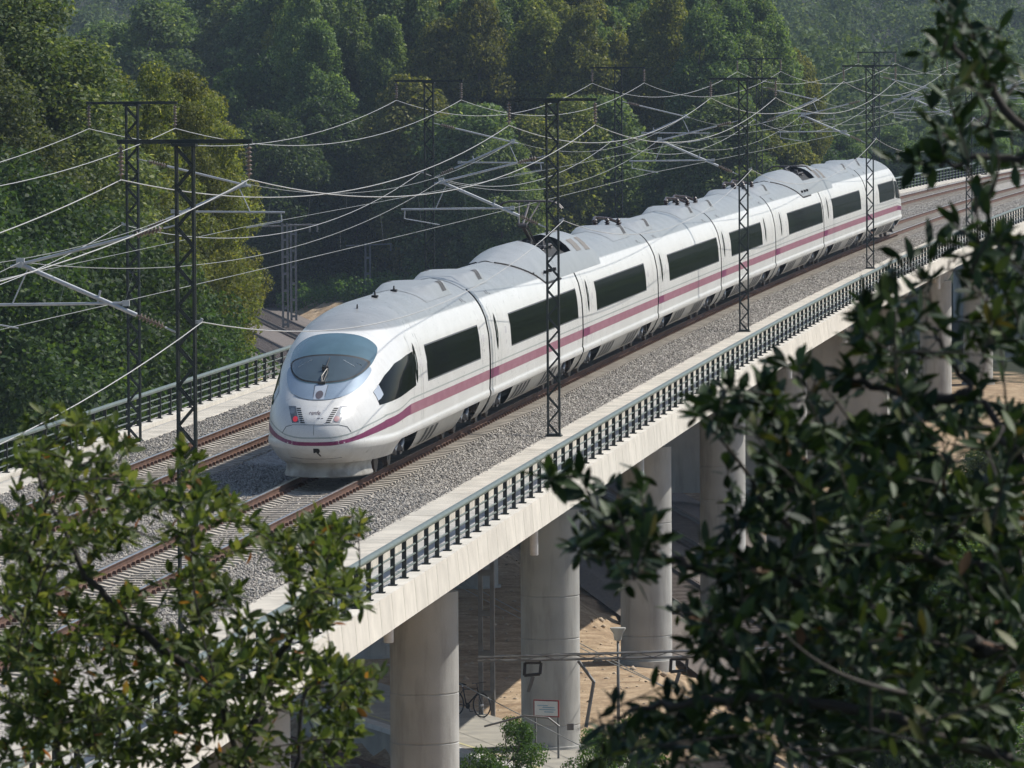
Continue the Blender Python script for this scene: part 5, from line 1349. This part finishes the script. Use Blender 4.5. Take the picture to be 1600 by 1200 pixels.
    for i, (p, x_, y_, z_, s_, sh) in enumerate(leaves):
        if i in front:
            b = ob('leaf', lm[rg.randrange(30)], root); b.matrix_local = Matrix(((x_.x * s_, y_.x * s_, z_.x * s_, p.x - bw.x), (x_.y * s_, y_.y * s_, z_.y * s_, p.y - bw.y), (x_.z * s_, y_.z * s_, z_.z * s_, p.z - bw.z), (0, 0, 0, 1))); continue
        v, f = shapes[sh]; M = np.array([x_, y_, z_]) * s_
        Vs.append(v @ M + np.array(p - bw)); Fs.append(np.array(f) + o); o += len(v); Rn.append(np.full(len(f), rng.uniform(0, 1)))
    ob('leaves', leaf_mesh('leaves', np.concatenate(Vs), np.concatenate(Fs), np.concatenate(Rn), FL[mk]), root, kind='stuff')
    wpart('branches', wood, TWIG, root, smooth=True)
DL = 19.5
bl_ = at(330, 1900, DL); bl_.z = Tz(bl_.x, bl_.y) - .1
gl_ = lambda px: (px, 600 - (bl_.z - at(px, 600, DL).z) / DL * FPX, DL)
plant('holm_oak_shrub', 'sunlit leafy shrub filling the lower left corner in front of the tracks', 'shrub', bl_,
    [([gl_(330), (340, 1500, DL), (375, 1200, DL), (345, 1080, DL - .1), (310, 960, DL), (290, 850, DL)], .014, .004), ([(375, 1200, DL), (420, 1060, DL + .2), (480, 950, DL + .1), (540, 850, DL)], .014, .004), ([(345, 1080, DL - .1), (220, 990, DL - .2), (120, 880, DL - .2), (60, 740, DL)], .014, .004),
     ([gl_(150), (130, 1500, DL + .4), (110, 1250, DL + .3), (60, 1050, DL + .3), (40, 900, DL + .2), (90, 720, DL + .1), (120, 650, DL + .1)], .013, .003), ([gl_(470), (470, 1500, DL - .3), (460, 1210, DL - .3), (480, 1080, DL - .3), (560, 1060, DL - .2)], .010, .003), ([(310, 960, DL), (300, 840, DL + .1), (285, 740, DL + .1)], .008, .003)],
    [([(0, 740), (40, 660), (95, 640), (170, 645), (205, 700), (200, 760), (262, 770), (280, 700), (310, 705), (330, 770), (400, 800), (430, 850), (380, 900), (300, 870), (230, 830), (170, 900), (60, 960), (0, 960)], .8), ([(0, 900), (170, 890), (260, 870), (380, 890), (440, 830), (500, 800), (565, 805), (560, 850), (520, 880), (580, 930), (520, 980), (470, 1010), (380, 1060), (300, 1200), (0, 1200)], .95), ([(300, 1060), (420, 1010), (500, 1020), (590, 1050), (590, 1090), (540, 1150), (560, 1200), (300, 1200)], .9)],
    [(190, 890, 42, .35), (238, 905, 38, .4), (130, 790, 38, .5), (420, 930, 45, .25), (360, 860, 40, .3), (490, 1090, 40, .45), (430, 1130, 45, .4), (340, 1150, 40, .45), (470, 1010, 35, .4), (240, 1080, 35, .5), (20, 760, 30, .5), (255, 960, 30, .5), (480, 1170, 40, .4), (300, 1000, 24, .6), (350, 985, 36, .4)], DL, .38, 980, 9, .040, .40, 'a', 4, 300, extra=[(80, 640, DL), (60, 655, DL), (290, 700, DL), (575, 905, DL), (595, 1050, DL), (560, 1150, DL), (570, 950, DL)])
DR = 12.6
br2 = at(1900, 1500, DR); br2.z = Tz(br2.x, br2.y) - .1
tz = 600 - (br2.z - at(1900, 600, DR).z) / DR * FPX
limbs = [([(1900, tz, DR), (1950, 1900, DR), (1960, 1300, DR), (1950, 900, DR), (1930, 500, DR), (1900, 200, DR), (1880, -60, DR)], .12, .02),
    ([(1960, 1300, DR), (1700, 1080, DR), (1600, 1030, DR), (1520, 1007, DR), (1438, 998, DR - .1), (1345, 946, DR - .1), (1263, 908, DR), (1146, 888, DR), (1047, 879, DR), (977, 844, DR), (925, 791, DR)], .024, .0025),
    ([(1950, 980, DR + .2), (1700, 915, DR + .2), (1600, 902, DR + .2), (1502, 885, DR + .2), (1432, 873, DR + .1), (1300, 880, DR + .2), (1200, 790, DR + .2), (1120, 680, DR + .1)], .018, .0025),
    ([(1950, 900, DR - .1), (1660, 790, DR - .2), (1600, 727, DR - .2), (1520, 617, DR - .1), (1467, 535, DR - .1), (1450, 490, DR)], .011, .002),
    ([(1520, 617, DR - .1), (1420, 620, DR), (1330, 590, DR), (1260, 570, DR)], .010, .003),
    ([(1960, 1350, DR - .2), (1600, 1200, DR - .3), (1400, 1120, DR - .3), (1200, 1090, DR - .2), (1050, 1100, DR - .2), (960, 1120, DR - .1)], .016, .003),
    ([(1910, 380, DR), (1640, 250, DR), (1560, 150, DR), (1500, 90, DR), (1470, 40, DR)], .012, .002), ([(1640, 250, DR), (1540, 245, DR), (1470, 260, DR)], .008, .003), ([(1930, 520, DR), (1640, 400, DR), (1560, 360, DR), (1500, 400, DR), (1450, 440, DR)], .006, .0015)]
plant('holm_oak_tree', 'dark leafy oak branches reaching in from the right, close to the viewpoint', 'tree', br2, limbs,
    [([(1600, 370), (1540, 350), (1490, 390), (1480, 440), (1420, 455), (1350, 470), (1345, 520), (1290, 560), (1250, 545), (1200, 575), (1150, 585), (1085, 610), (1075, 650), (1130, 700), (1150, 800), (1250, 850), (1600, 850)], .68),
     ([(1150, 690), (1600, 640), (1600, 1200), (1120, 1200), (1100, 1040), (1050, 960), (1060, 880), (1130, 840)], .95), ([(1000, 1090), (1080, 1060), (1120, 1200), (930, 1200), (960, 1130)], .8), ([(840, 745), (920, 735), (930, 780), (870, 785)], .55), ([(900, 800), (990, 720), (1010, 760), (1050, 850), (980, 930), (900, 870)], .75),
     ([(1440, 0), (1600, 0), (1600, 230), (1540, 200), (1480, 230), (1440, 180), (1470, 100)], .4), ([(1530, 270), (1600, 240), (1600, 340), (1500, 330)], .16), ([(1385, 240), (1415, 240), (1440, 330), (1480, 420), (1400, 400), (1370, 470), (1350, 440), (1390, 330)], .08)],
    [(1110, 760, 55, .25), (1300, 560, 40, .4), (1420, 500, 50, .45), (1385, 400, 50, .2), (1500, 440, 40, .6), (1240, 620, 30, .6), (1550, 640, 45, .35), (1500, 700, 40, .5), (1330, 660, 26, .5), (1160, 690, 28, .5), (1060, 930, 45, .3), (1570, 460, 40, .5)], DR, .42, 780, 9, .043, .36, 'b', 9, 300,
    extra=[(1393, 252, DR), (850, 750, DR), (905, 745, DR), (895, 860, DR), (1440, 85, DR), (1455, 170, DR), (1465, 255, DR), (1450, 260, DR), (1350, 490, DR), (1345, 470, DR), (1372, 455, DR), (1385, 430, DR), (1400, 395, DR), (1360, 500, DR), (1440, 440, DR), (1490, 350, DR), (935, 1120, DR), (1020, 1080, DR)])
HAZE = 0.00012
# ------------------------------------------------------------------ the air
hz = bpy.data.materials.new('thin_haze'); hz.use_nodes = True
nt = hz.node_tree; nt.nodes.remove(nt.nodes['Principled BSDF'])
pv = nt.nodes.new('ShaderNodeVolumePrincipled'); pv.inputs['Color'].default_value = (0.62, 0.76, 0.95, 1); pv.inputs['Density'].default_value = HAZE; pv.inputs['Anisotropy'].default_value = 0.0
nt.links.new(pv.outputs[0], nt.nodes['Material Output'].inputs['Volume'])
mb = MB().box((0, 2900, 40), (8800, 9400, 110)); me = mb.mesh('haze', hz)
ob('haze', me, None, kind='stuff', label='faint bluish haze in the air of the valley', cat='haze')
